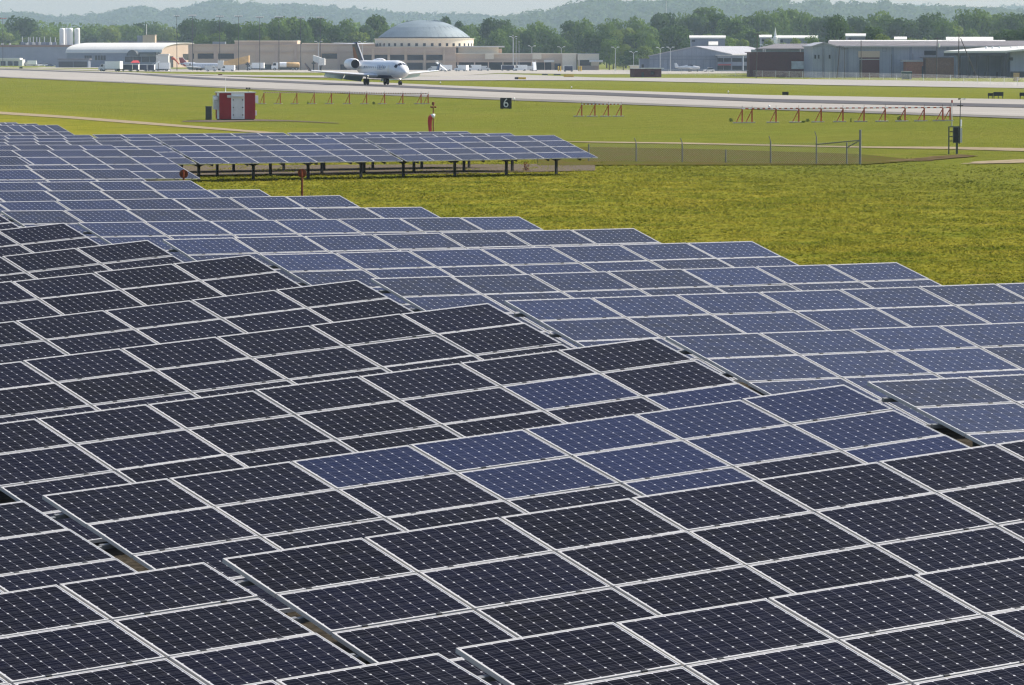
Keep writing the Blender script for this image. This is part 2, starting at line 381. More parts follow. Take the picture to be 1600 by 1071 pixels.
strip('shelter_pad',M['gravel'],[(285,189),(340,187.5),(400,186.4),(450,188),(530,192.4)],[(285,190.4),(340,191),(400,189.4),(450,189.6),(530,193)],285,530,n=24,k=3,label='pale gravel pad under the striped equipment shelter',cat='gravel pad')
def blotch(name,m,pts,label,cat,off=.05,seed=1,kind='structure'):
    """an irregular patch: outline in ground positions, ragged edge"""
    rnd=random.Random(seed); ps=[G(x,y,off) for x,y in pts]; out=[]
    n=len(ps)
    for i in range(n):
        a,b=ps[i],ps[(i+1)%n]; L=(b-a).length
        for t in range(5):
            p=a.lerp(b,t/5); 
            if t: p=p+Vector((rnd.uniform(-.06,.06)*L,rnd.uniform(-.10,.10)*L,0))
            p.z=terrain(p.x,p.y)+off; out.append(p)
    c=sum(out,Vector())/len(out); c.z=terrain(c.x,c.y)+off
    mb=MB(); mb.v=[c]+out; k=len(out)
    mb.f=[(0,1+i,1+(i+1)%k) for i in range(k)]; mb.m=[0]*k
    return tag(mb.build(name,m),label,cat,kind=kind)
# gravel bands under the far array (one per row)
strip('gravel_bed',M['gravel'],[(250,259),(930,256)],[(250,274.5),(700,271.5),(930,266.5)],150,930,n=40,k=6,label='gravel bed under the far solar tables',cat='gravel bed')
blotch('dirt_patch',M['dirt'],[(1380,252),(1430,247),(1470,243.5),(1500,241.5),(1530,243.5),(1490,247),(1440,251.5)],'bare brown dirt at the foot of the weather station','dirt',seed=4)
strip('rough_bank',M['bank'],[(925,230),(1100,233),(1345,241),(1420,248.5)],[(925,258),(1345,257.3),(1420,252)],840,1420,n=50,k=6,label='rough brownish grass bank behind the chain link fence',cat='bank',off=.05)
blotch('dirt_patch',M['track'],[(1500,256),(1540,251.5),(1600,249),(1680,247),(1680,252),(1580,255)],'pale sandy patch right of the weather station','sand',seed=12)
# gravel between and below the near tables
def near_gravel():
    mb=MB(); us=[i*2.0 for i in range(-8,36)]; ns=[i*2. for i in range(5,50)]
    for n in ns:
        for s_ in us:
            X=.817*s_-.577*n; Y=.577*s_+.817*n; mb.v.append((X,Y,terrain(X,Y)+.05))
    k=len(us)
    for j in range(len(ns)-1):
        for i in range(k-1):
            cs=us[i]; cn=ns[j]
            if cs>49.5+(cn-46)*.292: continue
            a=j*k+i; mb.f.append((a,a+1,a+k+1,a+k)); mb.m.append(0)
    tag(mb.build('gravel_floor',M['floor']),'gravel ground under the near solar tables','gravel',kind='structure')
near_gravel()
# grass tufts of the near field (uncountable)
def tufts():
    from mathutils import noise as NZ
    rnd=random.Random(3); mb=MB(); N=0
    while N<135000:
        Y=112+(285-112)*rnd.random()**1.5; X=rnd.uniform(-.075*Y-10,.112*Y+18)
        s_=.817*X+.577*Y; n=-.577*X+.817*Y
        if s_<49.5+(n-43.5)*.292 and n<118: continue
        r=RX*X+RY*Y
        if rnd.random()<(r-62)/26: continue
        z=terrain(X,Y)
        c=NZ.noise(Vector((X*.7,Y*.25,0)))+.6*NZ.noise(Vector((X*.2,Y*.07,3.)))
        if c<rnd.uniform(-1.1,.35): continue
        h=rnd.uniform(.025,.065)*(1+max(0,c)*1.1)
        for q in range(2):
            a=rnd.uniform(0,6.28); ww=rnd.uniform(.04,.11); lx,ly=math.cos(a)*ww,math.sin(a)*ww; tx,ty=rnd.uniform(-.16,.16),rnd.uniform(-.16,.16)
            o=len(mb.v); mb.v+=[(X-lx,Y-ly,z-.005),(X+lx,Y+ly,z-.005),(X+tx,Y+ty,z+h)]; mb.f.append((o,o+1,o+2)); mb.m.append(0)
        N+=1
    tag(mb.build('grass',M['blade']),'tufts of rough grass in the near field','grass',kind='stuff')
tufts()
# ================================================================ solar tables
U,V=1.68,1.005
PW,PH=1.645,.985
def lam_mesh(name,m):
    mb=MB(); mb.box((.014,.014,-.034),(PW-.014,PH-.014,-.004)); o=mb.build(name,m); return o
def frame_ob():
    mb=MB(); t=.0155; z0,z1=-.045,0
    mb.box((0,0,z0),(PW,t,z1)); mb.box((0,PH-t,z0),(PW,PH,z1)); mb.box((0,t,z0),(t,PH-t,z1)); mb.box((PW-t,t,z0),(PW,PH-t,z1))
    for x in (.36,PW-.42):
        mb.box((x,-.012,-.01),(x+.06,.014,.006),1)
    return mb.build('panel_frame',[M['alu'],M['darksteel']])
def make_panel(m):
    p=lam_mesh('solar_panel',m); f=frame_ob(); f.parent=p; return p
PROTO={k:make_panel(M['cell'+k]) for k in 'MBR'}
def stash(o):
    for c in list(o.children): bpy.data.objects.remove(c)
    bpy.data.objects.remove(o)
def post_mesh(h):
    mb=MB(); mb.box((-.055,-.055,0),(.055,.055,h)); mb.box((-.09,-.09,h-.34),(.09,.09,h-.08)); return mb
BEAM=None
def frames(ya,ti,ro):
    cy,sy=math.cos(ya),math.sin(ya); u0=Vector((cy,sy,0)); b0=Vector((-sy,cy,0)); z=Vector((0,0,1))
    u=math.cos(ro)*u0+math.sin(ro)*z; zz=-math.sin(ro)*u0+math.cos(ro)*z
    w_=math.cos(ti)*b0+math.sin(ti)*zz; return u,w_,u.cross(w_)
FR_ME=PROTO['M'].children[0].data; LM_ME={k:PROTO[k].data for k in PROTO}
def newob(name,data,parent,mtx):
    o=bpy.data.objects.new(name,data); COL.objects.link(o); o.parent=parent; o.matrix_basis=mtx; return o
def table(cx,cy,cz,ya,ti,ro,kind,label,group,blue=(),cols=7,portrait=False):
    u,w_,n=frames(R(ya),R(ti),R(ro)); C=Vector((cx,cy,HC+cz))
    pu,pv,rows=(U,V,4) if not portrait else (1.005,1.68,2)
    O=C-u*(cols*pu/2)-w_*(rows*pv/2)
    T=Matrix(((u.x,w_.x,n.x,O.x),(u.y,w_.y,n.y,O.y),(u.z,w_.z,n.z,O.z),(0,0,0,1)))
    gz=terrain(O.x,O.y)
    e=thing('solar_table',label,'solar panels',(O.x,O.y,gz),group,world=False,rz=R(ya))
    Ei=(Matrix.Translation((O.x,O.y,gz))@Matrix.Rotation(R(ya),4,'Z')).inverted(); B=Ei@T
    rnd=random.Random(int(cx*100+cy*37))
    for c in range(cols):
        for j in range(rows):
            x=(cols/2-(c+1))*pu+(pu-(PW if not portrait else PH))/2; y=(rows/2-(j+1))*pv+(pv-(PH if not portrait else PW))/2
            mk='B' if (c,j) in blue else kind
            L=Matrix.Translation((x,y,rnd.uniform(-.003,.003)))@Matrix.Rotation(rnd.gauss(0,.0022),4,'X')@Matrix.Rotation(rnd.gauss(0,.0016),4,'Y')
            if portrait: L=Matrix.Translation((x+PH,y,0))@Matrix.Rotation(math.pi/2,4,'Z')
            p=newob('solar_panel',LM_ME[mk],e,B@L)
            if mk!=kind: p['label']='brighter blue solar panel'
            newob('panel_frame',FR_ME,p,Matrix())
    wd=cols*pu; ht=rows*pv
    mb=MB()
    for q in (.5,1.5,2.5,3.5):
        y=(q-2)*V*ht/(4*V); mb.box((-wd/2-.10,y-.022,-.10),(wd/2+.10,y+.022,-.047))
    o=mb.build('purlin',M['galvdark'],e); o.matrix_basis=B
    mb=MB(); k=6
    for i in range(k):
        x=-wd/2+.9+(wd-1.8)*i/(k-1); mb.box((x-.035,-ht/2+.25,-.22),(x+.035,ht/2-.25,-.117))
    o=mb.build('rafter',M['darksteel'],e); o.matrix_basis=B
    mb=MB(); mb.box((-wd/2+.4,-.09,-.40),(wd/2-.4,.09,-.222)); o=mb.build('torque_beam',M['darksteel'],e); o.matrix_basis=B
    for fx in (-.40,-.135,.135,.40):
        P=T@Vector((fx*wd,0,-.40)); g=terrain(P.x,P.y)-.1
        base=Ei@Vector((P.x,P.y,g)); h=P.z-g
        mb=post_mesh(h)
        newob('post',mb.build('x',M['darksteel']).data,e,Matrix.Translation(base))
        mb=MB()
        for sx in (-1,1):
            a=Ei@Vector((P.x,P.y,P.z-.35)); bb=B@Vector((fx*wd+sx*1.1,0,-.34)); mb.tube(a,bb,.035,n=6)
        newob('brace',mb.build('x',M['darksteel']).data,e,Matrix())
    for o in [o for o in COL.objects if o.name.startswith('x') and len(o.name)<7 and o.parent is None and o.type=='MESH']: bpy.data.objects.remove(o)
    return e
ORD=['first','second','third','fourth','fifth','sixth','seventh','eighth','ninth','tenth','eleventh','twelfth','thirteenth','fourteenth','fifteenth','sixteenth','seventeenth','eighteenth','nineteenth','twentieth']
TB_=[
('M-1',9.08,46.17,-4.274,35.37,15.78,3.46),('M0',6.73,53.11,-4.204,35.01,15.74,3.74),('M1',4.24,59.94,-4.202,35.26,14.94,3.82),
('M2',2.00,66.90,-4.019,35.43,15.61,4.01),('M3',-0.37,73.86,-3.896,35.42,15.68,3.99),('M4',-2.65,80.73,-3.856,35.13,15.59,4.15),
('M5',-4.88,87.64,-3.726,34.61,16.12,3.98),('M6',-7.31,94.57,-3.720,34.99,15.86,4.21),('M7',-9.64,101.40,-3.622,35.58,15.76,4.14),('M8',-11.97,108.2,-3.55,35.2,15.8,4.0),
('L-1',-0.61,39.22,-4.995,37.08,14.63,3.40),('L0',-3.03,46.20,-4.989,36.06,14.71,3.71),('L1',-5.50,52.99,-5.020,36.15,14.39,3.50),('L2',-7.85,59.7,-4.93,35.9,14.9,3.7),('L3',-10.1,66.6,-4.80,35.6,15.3,3.9),
('Ra',14.16,66.81,-4.200,34.97,15.64,-0.13),('Rb',11.87,73.74,-4.042,34.49,15.69,-0.15),('Rc',9.57,80.71,-3.883,34.36,15.85,-0.08),
('Rd',7.17,87.71,-3.865,35.12,15.91,-0.08),('Re',4.83,94.67,-3.740,35.77,16.17,-0.05),('Rf',2.63,101.50,-3.734,34.55,16.14,-0.08),
('Rg',0.17,108.39,-3.720,35.65,15.91,-0.49),('Rh',-2.21,115.26,-3.724,35.40,15.89,-0.63),('Ri',-4.46,122.20,-3.640,34.40,15.89,-0.01),
('Rj',-6.91,129.03,-3.689,34.66,15.89,-0.64),('Rk',-9.26,135.92,-3.633,34.53,15.89,-0.46),('Rl',-11.66,142.80,-3.464,34.83,16.07,-0.47),
('Rm',-14.00,149.72,-3.494,34.57,15.89,-0.38),('Rn',-16.43,156.59,-3.385,34.56,15.64,-0.37),
('F0',-15.00,196.59,-3.956,35.34,16.30,-0.48),('F1',-17.86,210.08,-4.028,35.35,16.20,-0.61),
('Ga',-17.39,229.53,-4.172,35.55,15.48,0),('Gb',-7.59,236.47,-4.183,34.96,15.61,-0.08),('Gc',2.18,243.44,-4.156,35.00,15.78,0.13),
('Gd',-19.6,236.4,-4.165,35.4,15.62,-.06),('Ge',-9.83,243.34,-4.164,35.38,15.62,-0.06),('Gf',-0.10,250.42,-4.174,35.76,15.62,-0.02),
('Gg',-21.8,243.3,-4.14,35.5,15.62,-.06),('Gh',-12.12,250.27,-4.143,35.53,15.62,-0.06),('Gi',-2.44,257.36,-4.192,35.79,15.62,-0.19)]
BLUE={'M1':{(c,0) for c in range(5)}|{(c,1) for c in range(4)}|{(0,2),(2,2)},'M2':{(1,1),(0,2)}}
def solar():
    cnt={}
    for n,x,y,z,ya,ti,ro in TB_:
        b=n[0]; i=cnt.get(b,0); cnt[b]=i+1
        if b=='M':
            lab='dark solar table, %s row from the front in the middle column'%ORD[i]
            if n=='M1': lab='dark solar table with the most bright blue panels, third row of the middle column'
            if n=='M2': lab='dark solar table with two bright blue panels, fourth row of the middle column'
            grp='solar tables in the tilted middle column'
        elif b=='L': lab='dark solar table at the lower left corner, %s row from the front'%ORD[i]; grp='solar tables in the left column'
        elif b=='R': lab='slate blue solar table, %s row from the front in the right column'%ORD[i]; grp='solar tables in the right column'
        elif b=='F': lab='slate blue solar table at the left, %s beyond the near rows'%('just' if i==0 else 'second row'); grp='solar tables between the near rows and the far array'
        else:
            row=i//3; col=i%3
            lab='far array table in its %s row, %s end'%(['front','middle','rear'][row],['left','centre','right'][col]); lab=lab.replace('centre end','centre of the row'); grp='solar tables of the far array'
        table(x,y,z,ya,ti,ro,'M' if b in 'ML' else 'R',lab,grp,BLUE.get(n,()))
    for i,(px,py,Y) in enumerate(((90,195.3,325),(57,193.3,338),(25,191.2,351))):
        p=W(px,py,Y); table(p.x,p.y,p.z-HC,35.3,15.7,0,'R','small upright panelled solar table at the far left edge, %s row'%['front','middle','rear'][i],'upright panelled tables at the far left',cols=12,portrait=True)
solar()
for k_ in PROTO: stash(PROTO[k_])
# ================================================================ things in the field
def marker(px,py,Y,lab):
    p=W(px,py,Y); g=terrain(p.x,p.y); t=thing('marker_post',lab,'marker',(p.x,p.y,g),'round rusty marker posts',world=False)
    h=p.z-g; mb=MB(); mb.tube((0,-.03,-.1),(0,-.03,h+.06),.032,n=8); mb.build('post',M['rust'],t)
    mb=MB(); mb.tube((0,0,h),(0,.03,h),.13,n=24); mb.tube((0,-.002,h),(0,.032,h),.105,.105,n=24); mb.build('disc',M['rust'],t)
    mb=MB(); mb.box((-.012,-.075,h-.10),(.012,-.06,h+.11)); mb.build('reflector_strip',M['orange'],t)
marker(287,272,140,'rusty round marker on a post in front of blue panels')
marker(472,271,140.5,'rusty round marker on a tall post before the grass')
def shelter():
    g=G(371,188.3); s=ppm(g.y); t=thing('equipment_shelter','red and white striped airfield equipment shelter with grey door','shelter',(g.x,g.y,g.z),world=False,rz=R(10))
    w_,d,h=3.35,3.3,2.55; x0,x1=-w_/2,w_/2
    mb=MB(); e=[0,.34,.72,1.]; xs=[x0+w_*q for q in (0,.33,.70,1)]
    mb.box((x0,0,.12),(xs[1],d,h),0); mb.box((xs[1],0,.12),(xs[2],d,h),1); mb.box((xs[2],0,.12),(x1,d,h),0)
    mb.box((x0-.006,.35,.12),(x0-.002,d*.62,h-.02),1)
    mb.build('wall',[M['red'],M['white']],t)
    mb=MB(); mb.box((x0-.08,-.08,h),(x1+.08,d+.08,h+.09)); mb.build('roof',M['offwhite'],t)
    mb=MB(); mb.box((x0+.1,.1,-.05),(x1-.1,d-.1,.118)); mb.build('skid_base',M['darksteel'],t)
    dr=MB(); dr.box((xs[1]+.12,-.05,.22),(xs[2]-.12,-.003,2.12)); D=dr.build('door',M['offwhite'],t)
    mb=MB()
    for z in (.5,1.2,1.9):
        mb.box((xs[2]-.24,-.10,z-.05),(xs[2]-.12,-.052,z+.05)); mb.box((xs[1]+.14,-.085,z-.05),(xs[1]+.22,-.052,z+.05))
    mb.build('hinge',M['darksteel'],D)
    mb=MB(); mb.box((xs[1]+.05,-.22,2.2),(xs[2]-.05,-.003,2.26)); mb.build('door_hood',M['offwhite'],t)
    mb=MB(); mb.box((xs[1]-.40,-.16,2.12),(xs[1]-.04,-.003,2.36)); mb.build('wall_lamp',M['galv'],t)
    mb=MB(); mb.box((x0-.45,.5,1.0),(x0-.012,1.7,2.3)); mb.tube((x0-.46,.9,1.95),(x0-.44,.9,1.95),.3,n=16,m=1); mb.lathe((x0-.30,.55,2.0),[(.0,.25),(.16,.2),(.22,.06),(.22,-.1)],12,1); mb.build('air_conditioner',[M['galv'],M['white']],t)
    mb=MB(); mb.tube((x0+.62,.4,h+.05),(x0+.62,.4,h+1.45),.018,.010,n=6); mb.tube((x0+.62,.4,h+.05),(x0+.62,.4,h+.5),.03,n=6); mb.build('antenna',M['white'],t)
    mb=MB(); mb.tube((x1-.6,.5,h),(x1-.6,.5,h+.32),.02,n=6); mb.lathe((x1-.72,.5,h+.32),[(0,0),(.09,.04),(.1,.16),(0,.2)],10); mb.lathe((x1-.48,.5,h+.32),[(0,0),(.09,.04),(.1,.16),(0,.2)],10); mb.build('obstruction_lamp',M['darksteel'],t)
    mb=MB(); mb.box((x1+.003,.1,1.6),(x1+.30,.6,2.3)); mb.box((x1+.003,.1,.45),(x1+.16,.5,.9)); mb.build('meter_box',M['white'],t)
    p=G(326,187.5); o=MB(); W2,H2=.58,1.22
    o.box((p.x-W2/2,p.y,p.z),(p.x+W2/2,p.y+.6,p.z+H2)); o.box((p.x-W2/2-.03,p.y-.03,p.z+H2),(p.x+W2/2+.03,p.y+.63,p.z+H2+.05)); o.box((p.x-.2,p.y-.015,p.z+.2),(p.x+.2,p.y-.003,p.z+1.0))
    tag(o.build('utility_cabinet',M['greygreen'],org=(p.x,p.y,p.z)),'dark grey green cabinet left of the striped shelter','cabinet')
shelter()
def array(xs,yt,yb,lab,lead=0):
    p0=[G(x,yb(x)) for x in xs]; c=p0[0]
    t=thing('antenna_array',lab,'antenna array',tuple(c),'orange antenna arrays beside the runway')
    tops=[]
    for i,(x,p) in enumerate(zip(xs,p0)):
        h=(yb(x)-yt(x))/ppm(p.y); tops.append(p+Vector((0,0,h)))
        mb=MB(); mb.box((p.x-.058,p.y-.058,p.z-.05),(p.x+.058,p.y+.058,p.z+h)); mb.build('post',M['orange'],t)
        mb=MB(); mb.tube(p+Vector((-.5,.25,-.02)),p+Vector((-.06,0,h*.8)),.036,n=6); mb.build('brace',M['orange'],t)
        mb=MB(); mb.box((p.x-.75,p.y-.35,p.z-.02),(p.x+.25,p.y+.35,p.z+.06)); mb.build('footing',M['concrete'],t)
        mb=MB(); mb.tube(p+Vector((0,0,h)),p+Vector((0,0,h+.22)),.014,n=5); mb.build('finial',M['darksteel'],t)
    mb=MB(); k=0
    for a,b in zip(tops,tops[1:]):
        n=max(2,int((b-a).length/.30))
        for i in range(n):
            A=a.lerp(b,i/n); B=a.lerp(b,(i+1)/n); mb.tube(A+Vector((0,-.09,-.02)),B+Vector((0,-.09,-.02)),.048,n=6,m=k%2); k+=1
    mb.build('element_rail',[M['white'],M['orange']],t)
array([412.5,438,464,491,518,546,573,601,629.5,658,669],lambda x:144.6+.006*(x-412),lambda x:162.6,'longest row of orange antenna posts, right of the striped shelter')
array([909,929.5,950.5,970.5],lambda x:163,lambda x:182.3,'short four post orange antenna array in mid field')
array([1159.6,1175,1212.5,1248,1283,1317,1350,1383,1414,1444,1473,1484.5],lambda x:169.8-(x-1160)*.0062,lambda x:192.3-(x-1160)*.010,'orange antenna array at the right, behind the weather station')
def windsock(px,yb,scale,lab,pole,red,grp=None):
    pass
def drum():
    g=G(675,207.5); t=thing('windsock','limp red and white windsock on a rusty post behind the far array','windsock',tuple(g),world=False); k=1/ppm(g.y)
    mb=MB(); mb.tube((2*k,0,-.1),(2*k,0,46*k),.05,.04,n=8); mb.build('post',M['rust'],t)
    mb=MB()
    for a in range(3):
        A=a*2.09+.4; c=Vector((2*k+math.cos(A)*3.6*k,math.sin(A)*3.6*k,40*k)); mb.tube((2*k,0,41*k),c,.02,n=5); mb.lathe(c,[(0,-.10),(.09,-.04),(.1,.03),(0,.08)],10)
    mb.lathe((2*k,0,45*k),[(.0,-.12),(.10,-.1),(.11,.12),(0,.16)],10); mb.build('cup_anemometer',M['rust'],t)
    mb=MB(); rs=[]
    path=[((4.5,0,25.5),3.4),((2.2,0,25.8),3.7),((-.5,0,25.3),3.8),((-2.6,0,23),3.7),((-3.4,0,18),3.3),((-3.2,0,10),2.9),((-2.8,0,2),2.5),((-2.7,0,-3),2.3)]
    n=14; P=[Vector(p)*k for p,r in path]
    for i,(p,r) in enumerate(path):
        d=(P[min(i+1,len(P)-1)]-P[max(i-1,0)]).normalized(); a=Vector((0,1,0)); b=d.cross(a)
        rs.append([P[i]+(a*math.cos(t_)+b*math.sin(t_))*r*k for t_ in [6.2832*q/n for q in range(n)]])
    mb.rings(rs[:3],0); mb.rings(rs[2:],1); mb.build('sock',[M['white'],M['brightred']],t,smooth=True)
drum()
def text_mesh(s,size,depth,m,name,parent,loc,rot,flatx=1):
    cu=bpy.data.curves.new('t','FONT'); cu.body=s; cu.size=size; cu.extrude=depth; cu.align_x='CENTER'; cu.align_y='CENTER'
    o=bpy.data.objects.new('t',cu); COL.objects.link(o); dg=bpy.context.evaluated_depsgraph_get(); me=bpy.data.meshes.new_from_object(o.evaluated_get(dg)); bpy.data.objects.remove(o)
    me.materials.clear(); me.materials.append(m); q=bpy.data.objects.new(name,me); COL.objects.link(q); q.parent=parent; q.location=loc; q.rotation_euler=rot; q.scale=(flatx,1,1); return q
def six():
    g=G(790.5,170.8); k=1/ppm(g.y); t=thing('distance_sign','black square sign with a white 6 beside the runway','sign',tuple(g),world=False)
    mb=MB(); mb.box((-8.9*k,-.12,.8*k),(8.9*k,.12,17.6*k)); mb.build('board',M['black'],t)
    mb=MB()
    for x in (-6,6): mb.box((x*k-.05,-.05,-.05),(x*k+.05,.05,.8*k))
    mb.build('leg',M['darksteel'],t)
    text_mesh('6',20*k,.01,M['offwhite'],'numeral',t,(0,-.135,9.0*k),(math.pi/2,0,0),.9)
six()
def fence():
    posts=[(920,226,261,0),(994,224,260,1),(1066,224.5,259,1),(1134,234,258.5,0),(1204,221,257.5,1),(1275.5,214,256.5,1),(1323,223,256,0)]
    Y=262.; k=1/ppm(Y); c=W(1130,258,Y); c.z=terrain(c.x,c.y)
    t=thing('chain_link_fence','grey chain link fence ending at a tall post right of the far array','fence',tuple(c))
    def V_(x,y): return W(x,y,Y+(1344-x)*.02)
    for x,a,b,arm in posts:
        mb=MB(); A,B=V_(x,b+1),V_(x,a); B.x=A.x;B.y=A.y; A.z=terrain(A.x,A.y)-.1; mb.tube(A,B,.038,n=8)
        if arm: mb.tube(B,B+Vector((-.10,-.05,.30)),.022,n=6)
        mb.build('post',M['galvdark'],t)
    A,B=V_(1344,257),V_(1344,204.5); B.x=A.x;B.y=A.y; A.z=terrain(A.x,A.y)-.1; mb=MB(); mb.tube(A,B,.062,n=10); mb.lathe(B,[(.07,-.02),(.07,.03),(.0,.06)],10); mb.build('end_post',M['galvdark'],t)
    mb=MB(); mb.tube(V_(1275.5,226),V_(1344,219.5),.028,n=6); mb.tube(V_(1323,231),V_(1344,219.5),.026,n=6); mb.build('rail',M['galvdark'],t)
    mb=MB(); top=[(920,232),(1066,232),(1275,227),(1344,221)]
    P0=V_(920,260); P1=V_(1344,256); L=(P1-P0).length; d=(P1-P0)/L; st=.11
    hgt=lambda s:(262-lerp(top,920+424*s/L))*k*.98
    s=-1.2
    gz=lambda s:terrain((P0+d*s).x,(P0+d*s).y)
    while s<L:
        for dr in (1,-1):
            s1=s; z=0.; pa=None
            H_=hgt(min(max(s,0),L)); 
            if dr==1: a,b=(s,0),(s+H_,H_)
            else: a,b=(s+H_,0),(s,H_)
            lo=max(0,-a[0]) if dr==1 else 0
            (xa,za),(xb,zb)=a,b
            # clip to 0..L
            def cl(x0,z0,x1,z1):
                t0,t1=0,1
                for lim,sg in ((0,1),(L,-1)):
                    f0=(x0-lim)*sg; f1=(x1-lim)*sg
                    if f0<0 and f1<0: return None
                    if f0<0: t0=max(t0,f0/(f0-f1))
                    if f1<0: t1=min(t1,f0/(f0-f1))
                return (x0+(x1-x0)*t0,z0+(z1-z0)*t0,x0+(x1-x0)*t1,z0+(z1-z0)*t1)
            q=cl(xa,za,xb,zb)
            if q and abs(q[2]-q[0])>.05:
                p=P0+d*q[0]; r=P0+d*q[2]; p.z=gz(q[0])+q[1]; r.z=gz(q[2])+q[3]; mb.tube(p,r,.0038,n=3,cap=False)
        s+=st
    mb.build('chain_link_mesh',M['galvdark'],t)
fence()
def weather():
    g=G(1491,241); k=1/ppm(g.y); t=thing('weather_station','grey green weather station cabinet on a rack with two instrument masts','weather station',tuple(g),world=False)
    X=lambda x:(x-1491)*k; Z=lambda y:(241-y)*k
    mb=MB()
    mb.box((X(1481.5),-.05,-.1),(X(1483.3),.05,Z(198)));mb.build('rack_post',M['greygreen'],t)
    mb=MB(); mb.box((X(1493.5),-.06,-.1),(X(1496.6),.06,Z(198)));mb.build('rack_post',M['greygreen'],t)
    mb=MB(); mb.box((X(1497.8),-.05,Z(225)),(X(1499.6),.05,Z(198)));mb.build('rack_post',M['greygreen'],t)
    mb=MB()
    for y in (198.3,206,213.5,220.5): mb.box((X(1483.4),-.04,Z(y+.8)),(X(1499.2),-.10,Z(y-.6)))
    mb.build('rack_rail',M['greygreen'],t)
    mb=MB(); mb.box((X(1488.3),-.36,Z(223.5)),(X(1496.8),-.11,Z(198.6))); C=mb.build('cabinet',M['greygreen'],t)
    mb=MB(); mb.box((X(1489),-.372,Z(222.5)),(X(1496.1),-.362,Z(200))); mb.build('cabinet_door',M['darksteel'],C)
    mb=MB(); mb.box((X(1499.7),-.1,Z(223)),(X(1503),.3,Z(200))); mb.build('conduit_box',M['offwhite'],t)
    mb=MB(); mb.tube((X(1487.2),.06,Z(199)),(X(1487.2),.06,Z(161)),.030,.022,n=8); mb.build('mast',M['galv'],t)
    mb=MB(); mb.tube((X(1487.2),.06,Z(161)),(X(1487.2),.06,Z(157)),.05,n=10); mb.build('obstruction_lamp',M['red'],t)
    mb=MB(); mb.tube((X(1499.6),.06,Z(199)),(X(1500.6),.06,Z(157)),.026,.020,n=8); mb.box((X(1495),.03,Z(166)),(X(1504.5),.09,Z(164.8)));
    mb.lathe((X(1500.5),.06,Z(167)),[(0,0),(.10,.03),(.10,.08),(0,.1)],12); mb.build('instrument_mast',M['darksteel'],t)
    mb=MB(); mb.tube((X(1497),.06,Z(155.2)),(X(1501),.06,Z(155)),.05,.03,n=8,m=1); mb.tube((X(1501),.06,Z(155)),(X(1507),.06,Z(155.3)),.025,n=6); mb.box((X(1505.5),.05,Z(156)),(X(1508),.07,Z(154))); mb.build('wind_vane',[M['white'],M['darksteel']],t)
    mb=MB(); mb.tube((X(1501.3),-.02,Z(198)),(X(1501.3),-.02,Z(187.5)),.055,n=10); mb.build('radiation_shield',M['white'],t)
weather()
def boxsign(spec,lab,name='taxiway_sign',grp=None,legs=0.):
    """spec: list of (x0,x1,ytop,ybot,material) boards side by side on the ground"""
    xm=sum(s[0]+s[1] for s in spec)/len(spec)/2; yb=max(s[3] for s in spec)+legs; g=G(xm,yb); k=1/ppm(g.y)
    t=thing(name,lab,'sign',tuple(g),grp,world=False)
    for x0,x1,a,b,m in spec:
        mb=MB(); mb.box(((x0-xm)*k,-.12,(yb-b)*k),((x1-xm)*k,.12,(yb-a)*k)); B=mb.build('board',M[m],t)
        if legs or True:
            mb=MB(); n=max(2,int((x1-x0)/7)+1)
            for i in range(n):
                x=(x0+1+(x1-x0-2)*i/(n-1)-xm)*k; mb.box((x-.04,-.04,-.06),(x+.04,.04,max(.02,(yb-b)*k)))
            mb.build('leg',M['darksteel'],t)
GR='airfield guidance signs'
boxsign([(1222.3,1232,143.8,148.6,'black')],'small black airfield sign on the grass beyond the runway, right of centre',grp=GR,legs=.6)
boxsign([(1543.5,1551.4,145.8,150.2,'black'),(1552,1567.6,144.2,150.2,'black')],'black stepped airfield sign on tall legs at the right',grp=GR,legs=4)
boxsign([(1593,1612,145,150.4,'black')],'black airfield sign on legs cut by the right edge',grp=GR,legs=4)
boxsign([(804.2,810,120.9,124.4,'black'),(810.1,821.8,121,124.6,'yellow')],'black and yellow taxiway sign near the canopy wing',grp=GR,legs=.4)
boxsign([(880.8,896.5,116.8,120.8,'yellow')],'all yellow taxiway sign near the end of the terminal',grp=GR,legs=.5)
boxsign([(847,856,115.9,117.6,'greygreen')],'low grey sign back, left of the yellow sign',grp=GR,legs=.2)
boxsign([(865,876,115.9,117.7,'greygreen')],'low grey sign back, nearest the yellow sign',grp=GR,legs=.2)
boxsign([(341,347.3,115.8,118,'rust')],'small brown sign in the grass strip above the shelter',grp=GR,legs=.6)
boxsign([(30.2,35.2,104.6,107.3,'black')],'small black sign on the pavement at the far left',grp=GR,legs=.3)
for i,(x,y,la) in enumerate(((688,131.8,'just right of the jet'),(893,139.3,'beyond the runway in the centre'),(1138,146.8,'beyond the runway, right of centre'),(1202,171.2,'near edge of the runway'),(803.5,158.6,'right of the 6 sign'),(193,129.2,'near edge, far left'))):
    g=G(x,y); k=1/ppm(g.y); mb=MB(); mb.tube(g-Vector((0,0,.05)),g+Vector((0,0,.16)),.03,n=6,m=0); mb.lathe(g+Vector((0,0,.16)),[(.07,0),(.09,.06),(.09,.16),(.05,.22),(0,.24)],10,1)
    tag(mb.build('runway_light',[M['darksteel'],M['white']],org=tuple(g)),'small white runway edge light, '+la,'light',group='runway edge lights')
